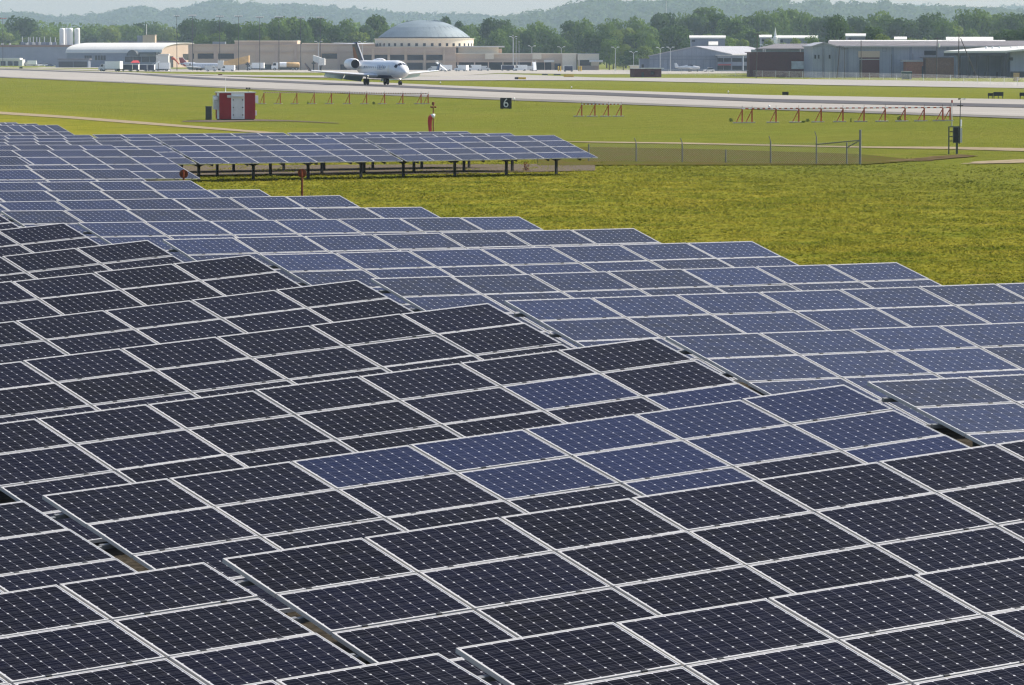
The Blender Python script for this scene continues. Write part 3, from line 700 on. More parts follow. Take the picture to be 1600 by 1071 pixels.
# a few low shrubs and weeds on the field
def shrub(px,py,wpx,hpx,m,lab,seed,name='shrub'):
    g=G(px,py); k=1/ppm(g.y); rnd=random.Random(seed); mb=MB(); t=thing(name,lab,'plant',tuple(g),'weeds and low shrubs',world=False)
    for i in range(90):
        a=rnd.uniform(0,6.28); q=rnd.random()**.5; z=rnd.random(); x=math.cos(a)*q*wpx*k/2*(1-.4*z); y=math.sin(a)*q*wpx*k/2*(1-.4*z); s=wpx*k*.10
        c=Vector((x,y,z*hpx*k)); d1=Vector((rnd.uniform(-1,1),rnd.uniform(-1,1),rnd.uniform(-1,1))).normalized()*s; d2=d1.orthogonal().normalized()*s*.6
        mb.add([c-d1,c-d2,c+d1,c+d2],[(0,1,2,3)])
    mb.build('leaves',m,t); mb=MB()
    for i in range(5): mb.tube((0,0,-.05),(rnd.uniform(-.3,.3)*wpx*k,rnd.uniform(-.2,.2)*wpx*k,hpx*k*.7),.012,.006,n=4)
    mb.build('stem',M['bark'],t)
M['redleaf']=leafmat('reddish_leaf',(.16,.05,.025),(.24,.09,.04))
for i,(x,y,w_,h,m,l) in enumerate(((822,268,12,14,'redleaf','reddish weed between the posts under the far array'),(1142,190.5,8,6,'leafB','dark bush left of the right antenna array'),(1255,192,8,3,'leafB','low weeds at the foot of the right array, left part'),(1262,190.5,8,4.5,'leafB','low weeds between the second and third right posts'),(1330,191,5,6,'leafB','small upright weed amid the right antenna posts'),(1405,190,9,8,'leafB','dark bush beside a right antenna footing'),(584,163.5,6,4,'leafB','small dark weed in the long antenna row'),(481,163,4,4,'leafB','tiny dark weed left in the long antenna row'))):
    shrub(x,y,w_,h,M[m],l,30+i)
# ================================================================ aircraft
FUS=[(12.15,1.86,.06,.06),(11.95,1.87,.34,.30),(11.5,1.92,.66,.60),(10.8,2.02,.95,.93),(10.0,2.13,1.15,1.16),(9.2,2.22,1.27,1.28),(8.2,2.25,1.345,1.345),(2,2.25,1.345,1.345),(-4,2.25,1.345,1.345),(-7,2.38,1.22,1.22),(-9.5,2.72,.85,.88),(-11.8,3.10,.40,.48),(-13.1,3.32,.08,.14)]
def fus(x,a,k=1.0):
    for p,q in zip(FUS,FUS[1:]):
        if p[0]>=x>=q[0]:
            t=(p[0]-x)/(p[0]-q[0]); z,ry,rz=[p[i]+(q[i]-p[i])*t for i in (1,2,3)]
            return Vector((x,-math.sin(a)*ry*k,z+math.cos(a)*rz*k))
def foil(cx,y,z,ch,th,up=Vector((0,0,1))):
    pr=[(.5,0),(.42,.35),(.2,.5),(-.15,.36),(-.5,.04),(-.5,-.04),(-.1,-.32),(.25,-.5),(.42,-.36)]
    return [Vector((cx+a*ch,y,z))+up*(b*th) for a,b in pr]
def jet(loc,rz,sc,label,colors,text=None,lamps=True,group=None):
    c=colors; t=thing('jet_airliner',label,'airplane',loc,group,world=False,rz=rz); t.scale=(sc,sc,sc)
    n=28; mb=MB(); rs=[]; xs=[p[0] for p in FUS]+[5,-1]; xs=sorted(set(xs),reverse=True)
    for x in xs: rs.append([fus(x,6.28318*i/n) for i in range(n)])
    mb.rings(rs)
    for i,f in enumerate(mb.f):
        z=sum(mb.v[q][2] for q in f)/len(f); x=sum(mb.v[q][0] for q in f)/len(f)
        if z<1.50 and -9<x<8.6: mb.m[i]=1
    mb.build('fuselage',[M['jet'],c['belly']],t,smooth=True)
    def patch(name,x0,x1,a0,a1,m,k=1.012,nx=3,na=4,par=t):
        mb=MB()
        for i in range(nx+1):
            for j in range(na+1): mb.v.append(fus(x0+(x1-x0)*i/nx,R(a0+(a1-a0)*j/na),k))
        for i in range(nx):
            for j in range(na):
                q=i*(na+1)+j; mb.f.append((q,q+1,q+na+2,q+na+1)); mb.m.append(0)
        return mb.build(name,m,par)
    for s in (1,-1):
        patch('windshield',10.75,10.15,s*3,s*36,M['glass']); patch('windshield',10.55,9.85,s*40,s*66,M['glass'])
        for i in range(12):
            x=6.6-i*.92; patch('cabin_window',x,x-.26,s*70,s*82,M['glass'],nx=1,na=1)
        patch('cabin_door',8.3,7.5,s*62,s*112,M['offwhite'],1.006,2,6)
        mb=MB(); up=Vector((0,0,1))
        mb.rings([foil(-.9,s*1.0,1.35,6.0,.62),foil(-1.35,s*3.6,1.55,3.9,.46),foil(-3.0,s*9.9,2.05,1.7,.20)]); mb.build('wing',M['wingmetal'] if c.get('metal') else M['jet'],t,smooth=False)
        mb=MB(); mb.rings([foil(-3.0,s*9.9,2.05,1.65,.16,Vector((0,1,0))),foil(-3.75,s*10.45,3.15,.75,.08,Vector((0,1,0)))]); mb.build('winglet',c['tail'],t)
        for (ya,yb,xa,xb,za,zb,w0,w1) in ((1.5,4.4,-3.7,-3.35,1.30,1.48,1.25,1.0),(4.6,7.4,-3.35,-3.65,1.46,1.70,1.0,.75)):
            mb=MB(); vv=[]
            for y,x,z,ww in ((ya,xa,za,w0),(yb,xb,zb,w1)):
                for dx,dz in ((.2,.05),(-ww*.72,-ww*.62),(-ww*.76,-ww*.68),(.2,-.12)): vv.append((x+dx,s*y,z+dz))
            mb.add(vv,[(0,1,5,4),(1,2,6,5),(2,3,7,6),(3,0,4,7),(3,2,1,0),(4,5,6,7)]); mb.build('flap',M['wingmetal'],t)
        # engine
        cx,cy,cz=-7.6,s*2.12,3.05; prof=[(2.1,.66),(2.02,.76),(1.6,.84),(.4,.86),(-1.1,.76),(-2.0,.52)]
        mb=MB(); mb.rings([[Vector((cx+x,cy+math.cos(a)*r,cz+math.sin(a)*r)) for a in [6.2832*i/20 for i in range(20)]] for x,r in prof],cap=False)
        E=mb.build('engine',M['jet'],t,smooth=True)
        mb=MB(); mb.rings([[Vector((cx+x,cy+math.cos(a)*r,cz+math.sin(a)*r)) for a in [6.2832*i/20 for i in range(20)]] for x,r in ((2.1,.66),(1.5,.60),(1.3,.58))]); mb.build('intake',M['black'],E)
        mb=MB(); mb.rings([[Vector((cx+x,cy+math.cos(a)*r,cz+math.sin(a)*r)) for a in [6.2832*i/14 for i in range(14)]] for x,r in ((-1.7,.5),(-2.7,.34))]); mb.build('exhaust',M['darksteel'],E)
        mb=MB(); mb.box((cx-1.2,cy-s*.8,cz-.35),(cx+1.0,cy-s*1.5,cz-.15)); mb.build('pylon',M['jet'],t)
        mb=MB(); mb.rings([foil(-12.3,s*.05,6.05,2.1,.20),foil(-13.2,s*3.15,6.15,1.0,.10)]); mb.build('tailplane',M['jet'],t)
        # main gear
        mb=MB(); mb.tube((-1.9,s*1.55,.45),(-1.9,s*1.5,1.4),.09,n=8); g_=mb.build('main_gear',M['darksteel'],t)
        mb=MB()
        for dy in (-.22,.22): mb.tube((-1.9,s*1.55+dy-.11,.46),(-1.9,s*1.55+dy+.11,.46),.46,n=18)
        mb.build('wheel',M['tyre'],g_)
        if lamps:
            mb=MB(); mb.lathe((1.15,s*2.2,1.38),[(.0,-.11),(.11,0),(.0,.11)],12); mb.build('landing_lamp',M['lamp'],t)
    mb=MB(); mb.tube((9.5,0,.35),(9.4,0,1.2),.07,n=8); g_=mb.build('nose_gear',M['darksteel'],t)
    mb=MB()
    for dy in (-.14,.14): mb.tube((9.5,dy-.08,.3),(9.5,dy+.08,.3),.30,n=16)
    mb.build('wheel',M['tyre'],g_)
    if lamps: mb=MB(); mb.lathe((9.62,0,.95),[(.0,-.10),(.10,0),(.0,.10)],12); mb.build('taxi_lamp',M['lamp'],t)
    def slab(pts,th,name,m,par): mb=MB(); mb.prism([Vector((x,-th/2,z)) for x,z in pts],(0,th,0)); return mb.build(name,m,par)
    fin=slab([(-7.6,3.3),(-8.6,3.75),(-11.35,6.12),(-13.3,6.12),(-12.3,3.1)],.30,'fin',c['tail'],t)
    slab([(-10.2,3.7),(-12.1,5.55),(-13.0,5.55),(-12.2,3.7)],.32,'fin_stripe',c['stripe'],fin)
    slab([(-7.75,3.42),(-8.55,3.85),(-11.3,6.2),(-11.05,6.2),(-8.3,3.85)],.10,'fin_leading_edge',M['jet'],fin)
    mb=MB(); mb.rings([[Vector((x,math.cos(a)*r,6.12+math.sin(a)*r)) for a in [6.2832*i/10 for i in range(10)]] for x,r in ((-11.0,.05),(-11.4,.22),(-13.0,.2),(-13.6,.05))]); mb.build('tail_bullet',c['tail'],fin,smooth=True)
    if text: text_mesh(text,1.05,.008,M['bluetext'],'lettering',t,(4.6,-1.345,2.55),(math.pi/2,0,0),1.15)
    return t
M['bluetext']=mat('faded_blue_lettering',(.20,.27,.42),.5)
pg=G(588,133.8)
sc=(133.8-67)/ppm(pg.y)/6.33
rz=-R(90-19.4)
jl=Vector((pg.x,pg.y,pg.z+.12))-Matrix.Rotation(rz,3,'Z')@Vector((-1.9*sc,0,0))
jet(jl,rz,sc,'white regional jet with dark tail and lit lamps rolling on the runway',{'belly':M['navy'],'tail':M['navy'],'stripe':M['tailred']},'DELTA')
g=G(316,110.6); jet(tuple(g),R(-30),.93,'white jet with red tail parked at the tan boarding bridge',{'belly':M['jet'],'tail':M['red'],'stripe':M['red']},None,False)
def small_plane():
    g=G(1076,112.6); t=thing('small_plane','small white propeller plane parked before the grey hangar','airplane',tuple(g),world=False,rz=R(-14)); t.scale=(1.12,)*3
    mb=MB(); mb.rings([[Vector((x,math.cos(a)*r,z+math.sin(a)*r*1.1)) for a in [6.2832*i/14 for i in range(14)]] for x,z,r in ((4.3,1.45,.12),(3.9,1.45,.42),(2.2,1.55,.62),(.6,1.75,.72),(-1,1.7,.6),(-3.6,1.55,.3),(-5,1.6,.12))]); mb.build('fuselage',M['jet'],t,smooth=True)
    mb=MB(); mb.rings([foil(.6,-5.6,1.45,1.1,.12),foil(.7,0,1.2,1.9,.26),foil(.6,5.6,1.45,1.1,.12)]); mb.build('wing',M['jet'],t)
    mb=MB(); mb.rings([foil(-4.6,-2,1.75,.8,.08),foil(-4.4,0,1.75,1.1,.12),foil(-4.6,2,1.75,.8,.08)]); mb.build('tailplane',M['jet'],t)
    mb=MB(); mb.prism([(-3.4,-.07,1.7),(-4.6,-.07,3.2),(-5.3,-.07,3.2),(-5.1,-.07,1.6)],(0,.14,0)); mb.build('fin',M['jet'],t)
    mb=MB(); mb.rings([[Vector((x,math.cos(a)*r,z+math.sin(a)*r)) for a in [6.2832*i/14 for i in range(14)]] for x,z,r in ((1.8,1.95,.52),(.9,2.15,.58),(-.3,2.1,.5))]); mb.build('cockpit_glass',M['glass'],t)
    for y in (-1.6,1.6): 
        mb=MB(); mb.tube((.5,y,0.02),(.5,y,1.2),.06,n=6); mb.tube((.5,y-.1,.3),(.5,y+.1,.3),.3,n=12,m=1); mb.build('landing_gear',[M['darksteel'],M['tyre']],t)
    mb=MB(); mb.tube((3.3,0,0.02),(3.3,0,1.2),.05,n=6); mb.tube((3.3,-.08,.26),(3.3,.08,.26),.26,n=12,m=1); mb.build('landing_gear',[M['darksteel'],M['tyre']],t)
    mb=MB(); mb.box((4.32,-.06,.45),(4.38,.06,2.45)); mb.build('propeller',M['black'],t)
small_plane()
# ================================================================ buildings
def bx(mb,x0,y0,x1,y1,Y,dep,m=0,dy=0.):
    p,q=W(x0,y1,Y),W(x1,y0,Y); z0=p.z if y1<900 else terrain((p.x+q.x)/2,Y)-.4
    mb.box((p.x,Y+dy,z0),(q.x,Y+dy+dep,q.z),m)
BASE=999
def part(t,name,m,x0,y0,x1,y1,Y,dep,dy=0.,lab=None):
    mb=MB(); bx(mb,x0,y0,x1,y1,Y,dep,0,dy); o=mb.build(name,m,t)
    if lab:o['label']=lab
    return o
def window(t,x0,y0,x1,y1,Y,n=4,m='glass',fr='tan'):
    f=MB(); bx(f,x0,y0,x1,y1,Y,.12,0,-.16); o=f.build('window',M[m],t)
    f=MB(); w_=(x1-x0)
    for i in range(n+1):
        x=x0+w_*i/n; bx(f,x-.22,y0,x+.22,y1,Y,.1,0,-.27)
    bx(f,x0-.3,y0-.5,x1+.3,y0,Y,.12,0,-.28); bx(f,x0-.3,y1,x1+.3,y1+.5,Y,.14,0,-.30)
    f.build('window_frame',M[fr],o); return o
def building(name,lab,cat,x,Y,grp=None): 
    p=W(x,110,Y); return thing(name,lab,cat,(p.x,Y,terrain(p.x,Y)),grp)
YT=2150.
# --- terminal: long concourse, rotunda, low wing
t=building('terminal_concourse','long tan airport concourse with dark window bands, left of the dome','building',430,YT)
part(t,'wall',M['tan'],298,70.3,586,BASE,YT,40)
part(t,'parapet',M['pink'],297.5,69,586,70.8,YT,40.6,-.4)
part(t,'upper_block',M['tan'],366,65,464,71,YT,30,3); part(t,'upper_parapet',M['cream'],365.5,63.6,464.5,65.2,YT,30.6,2.6)
part(t,'upper_block',M['cream'],470,67.5,585,71,YT,24,12)
part(t,'ledge',M['pink'],298,81.2,586,82.2,YT,.6,-.6)
for a in (300,337.5,369,402,432,462,497,529,560): part(t,'pilaster',M['pink'],a,72,a+1.6,BASE,YT,.5,-.5)
for a,b in ((296,303),(308.5,336),(340.5,367.5),(502,527)): window(t,a+.5,84,b,92.2,YT,5)
for a,b in ((306,316),(344,360),(410,424),(440,455),(534,548)): part(t,'service_door',M['darksteel'],a,101,b,BASE,YT,.2,-.3)
part(t,'roof_unit',M['dome'],332,65.5,352,69,YT+10,6)
YR=YT-12
t=building('terminal_rotunda','cream terminal rotunda under a grey green domed roof','building',663,YR)
c=W(663,100,YR+26); rr=77*(YR+26)/F; Zp=lambda y:W(663,y,YR+26).z
mb=MB(); mb.lathe((c.x,c.y,0),[(rr,-1.6),(rr,Zp(62)),(rr+.35,Zp(61.6)),(rr+.35,Zp(60.6)),(rr-3,Zp(60.4))],64); mb.build('drum_wall',M['cream'],t,smooth=False)
k=(YR+26)/F; prof=[(71*k,Zp(61)),(71.5*k,Zp(58.4))]; mb=MB(); mb.lathe((c.x,c.y,0),prof,64); mb.build('eave_band',M['domedark'],t)
mb=MB(); mb.lathe((c.x,c.y,0),[(71.5*k,Zp(58.4)),(60*k,Zp(49.5)),(50*k,Zp(43)),(38*k,Zp(37.5)),(28*k,Zp(34.2)),(18*k,Zp(32.4))],72)
for i in range(36):
    a=6.2832*i/36
    for (r0,z0),(r1,z1) in zip([(71.5*k,Zp(58.4)),(50*k,Zp(43)),(28*k,Zp(34.2))],[(50*k,Zp(43)),(28*k,Zp(34.2)),(18*k,Zp(32.4))]):
        mb.tube((c.x+math.cos(a)*r0,c.y+math.sin(a)*r0,z0+.05),(c.x+math.cos(a)*r1,c.y+math.sin(a)*r1,z1+.05),.09,n=4)
RF=mb.build('dome_roof',M['dome'],t)
mb=MB(); mb.lathe((c.x,c.y,0),[(18*k,Zp(33.5)),(19.5*k,Zp(32)),(19.5*k,Zp(30.4)),(17*k,Zp(30.2))],40); mb.build('cap_ring',M['domedark'],RF)
mb=MB(); mb.lathe((c.x,c.y,0),[(18.5*k,Zp(30.4)),(12*k,Zp(28)),(5*k,Zp(26.3)),(0,Zp(25.6))],40); mb.build('cap_roof',M['dome'],RF)
for i in range(40):
    a=-math.pi/2+ (i-20)*2*math.pi/40+.02
    if math.sin(a)>.25: continue
    d=Vector((math.cos(a),math.sin(a),0)); s_=Vector((-d.y,d.x,0)); p=Vector((c.x,c.y,0))+d*(rr+.04); z0,z1=Zp(72.6),Zp(68)
    mb=MB(); mb.add([p-s_*.62+Vector((0,0,z0)),p+s_*.62+Vector((0,0,z0)),p+s_*.62+Vector((0,0,z1)),p-s_*.62+Vector((0,0,z1))],[(0,1,2,3)]); wn=mb.build('window',M['glass'],t)
    mb=MB(); q=p+d*.05; mb.tube(q+Vector((0,0,z0)),q+Vector((0,0,z1)),.06,n=4); mb.build('window_frame',M['cream'],wn)
t=building('terminal_wing','pinkish two storey terminal front below the dome with window bays','building',640,YR-8)
Y=YR-8
part(t,'wall',M['pink'],560,74.8,712,BASE,Y,24); part(t,'parapet',M['tan'],559.5,73.4,712.5,75.2,Y,24.6,-.4); part(t,'ledge',M['tan'],560,82.4,712,83.6,Y,.6,-.6)
part(t,'ledge',M['tan'],560,95.6,712,96.8,Y,.6,-.6)
for a,b in ((567.5,581),(585.5,606),(609.5,632),(636.5,661.5),(666,691.5)):
    window(t,a,86,b,94.2,Y,6,fr='pink'); 
    part(t,'opening',M['darksteel'],a+1,98.5,b-1,BASE,Y,.2,-.3)
for a in (562,582.5,607,633.2,663,693.5): part(t,'pilaster',M['tan'],a,76,a+1.8,BASE,Y,.7,-.7)
t=building('terminal_wing','low terminal wing with open canopy bays, right of the dome','building',820,Y+4)
Y=Y+4
part(t,'wall',M['tan'],712.5,84.5,902,97,Y,26); part(t,'parapet',M['cream'],712,83.4,902.5,85,Y,26.6,-.4)
part(t,'canopy_edge',M['pink'],712,94.6,862,97.6,Y,1.2,-1.2); part(t,'back_wall',M['darksteel'],713,97,862,BASE,Y,1,9)
part(t,'wall',M['tan'],862,97,902,BASE,Y,26); part(t,'opening',M['darksteel'],866,99.5,876,BASE,Y,.2,-.3)
for a in (715,741,762.5,785,807,829.5,850,861): part(t,'column',M['pink'],a,97,a+1.6,BASE,Y,1.2,-.9)
for a,b,y0,y1 in ((758,771.5,83,93),(832,846,83,93.2),(878,900,84.6,BASE)): part(t,'lit_panel_block',M['cream'],a,y0,b,y1,Y,2.2,-2.2)  # blocks coloured a paler cream than the wall
part(t,'upper_hall',M['cream'],716,74,779,84,Y+4,18); part(t,'overhanging_roof',M['wroof'],713.5,72.2,788,74.2,Y+2,24); part(t,'upper_hall',M['pink'],779,76.5,784,84,Y+10,12)
part(t,'entrance_canopy',M['wroof'],850,94,866,97.6,Y-4,5)
t=building('terminal_pavilion','cream end pavilion of the terminal with a dark recess','building',920,Y-4); Y2=Y-4
part(t,'wall',M['cream'],902.8,84.6,936,94,Y2,22); part(t,'parapet',M['wroof'],902.4,84,936.4,85,Y2,22.4,-.3)
part(t,'wall',M['tan'],902.8,94,906,BASE,Y2,22); part(t,'wall',M['cream'],924,97.4,936,103,Y2,14); part(t,'wall',M['pink'],906,103,936,BASE,Y2,12,2)
part(t,'recess',M['glass'],906,94,922,103,Y2,.5,3); part(t,'canopy',M['offwhite'],921,94.2,942,97.4,Y2,6,-2)
for a in (908,915,928,934): part(t,'column',M['pink'],a,103,a+1,BASE,Y2,1,-1)
# --- barrel roofed hangar
YB=2580.
pB=W(104,110,YB); t=thing('barrel_roof_hangar','long hall under a white barrel roof, left of the tan concourse','building',(pB.x,YB,terrain(pB.x,YB)),world=False,rz=R(-24))
kB=YB/F; L=152*kB/math.cos(R(24)); zE=W(104,82.3,YB).z-terrain(pB.x,YB); zT=W(104,67.0,YB).z-terrain(pB.x,YB); half=33*kB/math.sin(R(24))
prof=[]; na=14
for i in range(na+1):
    a=math.pi*i/na; prof.append((half-half*math.cos(a),zE+(zT-zE)*math.sin(a)**.8))
mb=MB()
for y,z in prof: mb.v+=[(-.6,y,z),(L+.6,y,z),(-.6,y,z-.35),(L+.6,y,z-.35)]
for i in range(na):
    a=i*4; mb.f+=[(a,a+1,a+5,a+4),(a+2,a+6,a+7,a+3),(a,a+4,a+6,a+2),(a+1,a+3,a+7,a+5)]; mb.m+=[0]*4
mb.build('barrel_roof',M['wroof'],t)
mb=MB(); mb.prism([(L-.3,0,-.4)]+[(L-.3,y,z-.36) for y,z in prof]+[(L-.3,2*half,-.4)],(.3,0,0)); gb=mb.build('gable_wall',M['pink'],t)
mb=MB(); mb.box((L+.02,half*.2,0),(L+.1,half*.5,zE*.75)); mb.box((L+.02,half*.9,zE*.5),(L+.1,half*1.4,zE*.9)); mb.build('gable_window',M['glass'],gb)
mb=MB(); mb.box((0,.3,-.4),(L-.35,.6,zE-.3)); mb.build('wall',M['bluegrey'],t)
mb=MB(); mb.prism([(0,.6,-.4)]+[(0,y,z-.36) for y,z in prof[1:]]+[(0,2*half,-.4)],(.3,0,0)); mb.build('gable_wall',M['bluegrey'],t)
for a,b,z0,z1 in ((.05,.16,0,.55),(.19,.27,.5,.8),(.30,.42,.5,.8),(.62,.97,.36,.72)):
    mb=MB(); mb.box((L*a,.1,zE*z0),(L*b,.28,zE*z1)); wn=mb.build('window',M['glass'],t)
    mb=MB()
    for i in range(5): x=L*(a+(b-a)*i/4); mb.box((x-.12,.02,zE*z0),(x+.12,.09,zE*z1))
    mb.build('window_frame',M['bluegrey'],wn)
mb=MB(); r=3.3; cx=L*.72; mb.add([(cx+r*math.cos(a)*1.0,-2.5+d,zE*.78+r*.95*math.sin(a)) for d in (0,2.7) for a in [math.pi*i/12 for i in range(13)]],[(i,i+1,i+14,i+13) for i in range(12)]+[tuple(range(12,-1,-1))]); mb.build('arched_porch',M['domedark'],t)
mb=MB(); mb.box((L*.80,-3,zE*.88),(L*.98,.2,zE*1.02)); mb.build('porch_roof',M['domedark'],t)
part2=building('terminal_shed','low flat grey shed in front of the barrel roofed hall','building',118,YB-40)
part(part2,'wall',M['bluegrey'],92,93.5,138,BASE,YB-40,14); part(part2,'roof',M['roofgrey'],90,91.8,140,93.6,YB-40,15,-.6)
for a in (97,108,120,130): part(part2,'door',M['darksteel'],a,96.5,a+6,BASE,YB-40,.2,-.25)
t=building('ramp_office','small pale stair block at the right of the barrel roofed hall','building',252,2050)
part(t,'wall',M['wroof'],248,86,263,BASE,2050,7); part(t,'roof',M['offwhite'],247,84.6,264,86.2,2050,8,-.5); part(t,'door',M['darksteel'],252,102,256,BASE,2050,.2,-.25)
t=building('rooftop_block','square pinkish penthouse block behind the barrel roof with a flag mast','building',235,YB+110); Y=YB+110
part(t,'wall',M['tan'],227.5,55.5,242,BASE,Y,12); part(t,'side_wing',M['bluegrey'],219,56,227.4,BASE,Y+1,10); part(t,'parapet',M['pink'],227,54.6,242.5,55.8,Y,12.6,-.4)
part(t,'low_roof',M['roofgrey'],190,64,290,BASE,Y+14,20); mb=MB(); mb.tube(W(229,56,Y+4),W(229,38,Y+4),.15,n=6); fm=mb.build('flag_mast',M['white'],t); mb=MB(); bx(mb,228.5,37.5,231.3,41.5,Y+4,.2); mb.build('flag',M['orange'],fm)
# --- factory at the left
YF=2960.
t=building('factory','long blue grey factory wall with a brown roof band at the far left','building',30,YF)
part(t,'wall',M['bluegrey'],-60,73.5,112,BASE,YF,50); part(t,'roof_band',M['brickbrown'],-60,70.4,112,73.8,YF,50.6,-.5)
for a in (2,14,40,52,78,94): part(t,'roof_vent',M['offwhite'],a,67.8,a+2.6,70.8,YF+5,2)
part(t,'vent_row',M['bluegrey'],32,66.5,86,70.6,YF+8,5)
for i,x in enumerate((35,44.5,47,52,57.5,62,69.5,79,86.5)):
    mb=MB(); mb.tube(W(x,70.8,YF+9),W(x,57.6+(i%3)*.6,YF+9),.24,n=8); mb.build('exhaust_stack',M['galv'],t)
    mb=MB(); bx(mb,x-2,66,x+1.5,70.5,YF+7,2); mb.build('fan_housing',M['offwhite' if i%2 else 'bluegrey'],t)
for a,b in ((42,51),(6,10)): part(t,'wall_sign',M['bluegrey'],a,80.6,b,82,YF,.2,-.3)
for i,(x0,x1,dy) in enumerate(((93,101.5,6),(101,107,14),(104.5,114.3,4),(116.5,125,5))):
    Y=YF+20+dy; p=W((x0+x1)/2,72,Y); r=(x1-x0)/2*Y/F; zt=W(x0,43.8,Y).z; mb=MB(); s=thing('silo','tall white cylindrical silo, %s from the left behind the factory roof'%ORD[i],'silo',(p.x,Y,terrain(p.x,Y)),'white silos behind the factory',world=True)
    mb.lathe((p.x,Y,0),[(r,-1.5),(r,zt-.9),(r*.8,zt-.3),(0,zt)],28); mb.build('tank',M['white'],s,smooth=False)
    mb=MB(); mb.tube((p.x-r*.7,Y-r*.5,zt-.5),(p.x-r*.7,Y-r*.5,zt+1.2),.06,n=5); mb.tube((p.x+r*.5,Y-r*.6,zt-.5),(p.x+r*.5,Y-r*.6,zt+1.0),.06,n=5); mb.tube((p.x-r*.7,Y-r*.5,zt+1),(p.x+r*.5,Y-r*.6,zt+.9),.05,n=5); mb.build('top_rail',M['galv'],s)
t=building('white_shed','long low white shed with a dark base at the left edge','building',10,2860.)
part(t,'wall',M['offwhite'],-40,93.5,35,BASE,2860,16); part(t,'roof',M['wroof'],-41,91,31,93.8,2860,17,-.6)
for a in (7,18,27): part(t,'door',M['darksteel'],a,96,a+1.8,BASE,2860,.2,-.25)
# --- grey hangar right of centre
YH=1985.
t=building('gabled_hangar','big grey blue gabled hangar with banded doors','building',1080,YH)
def gable(t,x0,ye0,xa,ya,x1,ye1,Y,dep,wall,roofm,slide=0.,wname='wall'):
    """front gable (pixels) at distance Y with a roof running back; slide = sideways drift of the back end in metres"""
    z0=terrain(W(x0,100,Y).x,Y)-.4; A,B,C=W(x0,ye0,Y),W(xa,ya,Y),W(x1,ye1,Y)
    mb=MB(); mb.prism([Vector((A.x,Y,z0)),Vector((C.x,Y,z0)),C,B,A],(slide,dep,0)); mb.build(wname,wall,t)
    up=Vector((0,0,.35)); o=Vector((0,-.5,0)); mb=MB()
    for P,Q in ((A,B),(B,C)):
        e=(Q-P).normalized()*.6; p=P-e*(P is A)+up*.1+o; q=Q+e*(Q is C)+up*.1+o
        mb.prism([p,q,q+up,p+up],(slide,dep+1,0))
    return mb.build('roof',roofm,t)
gable(t,1014.5,88.2,1085.5,73.6,1141.5,85.6,YH,75,M['hangar'],M['roofpale'],26)
part(t,'door_rail',M['bluegrey'],1015,92.6,1141,93.8,YH,.5,-.5); part(t,'door_rail',M['bluegrey'],1015,87.8,1141,88.6,YH,.4,-.4)
for x in range(1020,1141,11): part(t,'door_leaf_edge',M['bluegrey'],x,94,x+.7,BASE,YH,.25,-.25)
t=building('hangar_office','two storey glazed office annexe at the right end of the grey hangar','building',1150,YH-6); Y=YH-6
part(t,'wall',M['hangar'],1119,86.8,1168.5,BASE,Y,24); part(t,'parapet',M['offwhite'],1118.6,86,1169,87.2,Y,24.5,-.4)
for a,b in ((1121,1130),(1131,1142),(1144,1159),(1161,1168)): window(t,a,91,b,97,Y,3,fr='offwhite'); window(t,a,103,b,109.5,Y,3,fr='offwhite')
part(t,'corner_pillar',M['white'],1159.4,88,1160.8,BASE,Y,.6,-.5); part(t,'entrance_awning',M['red'],1121.5,100.4,1141.5,102.5,Y,3,-3)
t=building('hangar_annexe','low blue grey annexe left of the grey hangar','building',1007,YH+4); part(t,'wall',M['bluegrey'],998.5,92.6,1014.4,BASE,YH+4,20); part(t,'roof',M['roofgrey'],998,91.8,1014.4,92.8,YH+4,20.4,-.3); part(t,'door',M['darksteel'],1001,101,1006,BASE,YH+4,.2,-.3)
t=building('ramp_wall_block','small cream equipment block left of the brick hut','building',991,YH-200); part(t,'wall',M['cream'],983.5,102.8,998.5,BASE,YH-200,5); part(t,'roof',M['wroof'],983,102,999,103,YH-200,5.4,-.2)
# --- brick hut
g=G(1012,121); t=thing('brick_hut','dark brick hut with a flat overhanging roof beside the taxiway','building',tuple(g),world=False,rz=R(14)); k=1/ppm(g.y)
mb=MB(); w_=43*k/math.cos(R(14)); mb.box((-w_/2,0,-.2),(w_/2,7*k/math.sin(R(14))*.8,13.2*k)); mb.build('wall',M['brickdark'],t)
d=7*k/math.sin(R(14))*.8
mb=MB(); mb.box((-w_/2+18*k,-.7,13.3*k),(w_/2+.7,d+.5,14.6*k)); mb.box((-w_/2-.05,-.05,13.21*k),(-w_/2+18*k,d,13.8*k)); mb.build('roof',M['offwhite'],t)
mb=MB(); mb.box((-w_/2+12*k,-.06,.05),(-w_/2+16*k,-.005,8*k)); mb.build('door',M['black'],t)
mb=MB(); mb.box((-w_/2+27*k,-.06,4*k),(-w_/2+33*k,-.005,9*k)); mb.build('window',M['glass'],t)
mb=MB(); mb.box((w_/2+.005,d*.35,.3),(w_/2+.06,d*.6,11*k)); mb.build('side_panel',M['cream'],t)
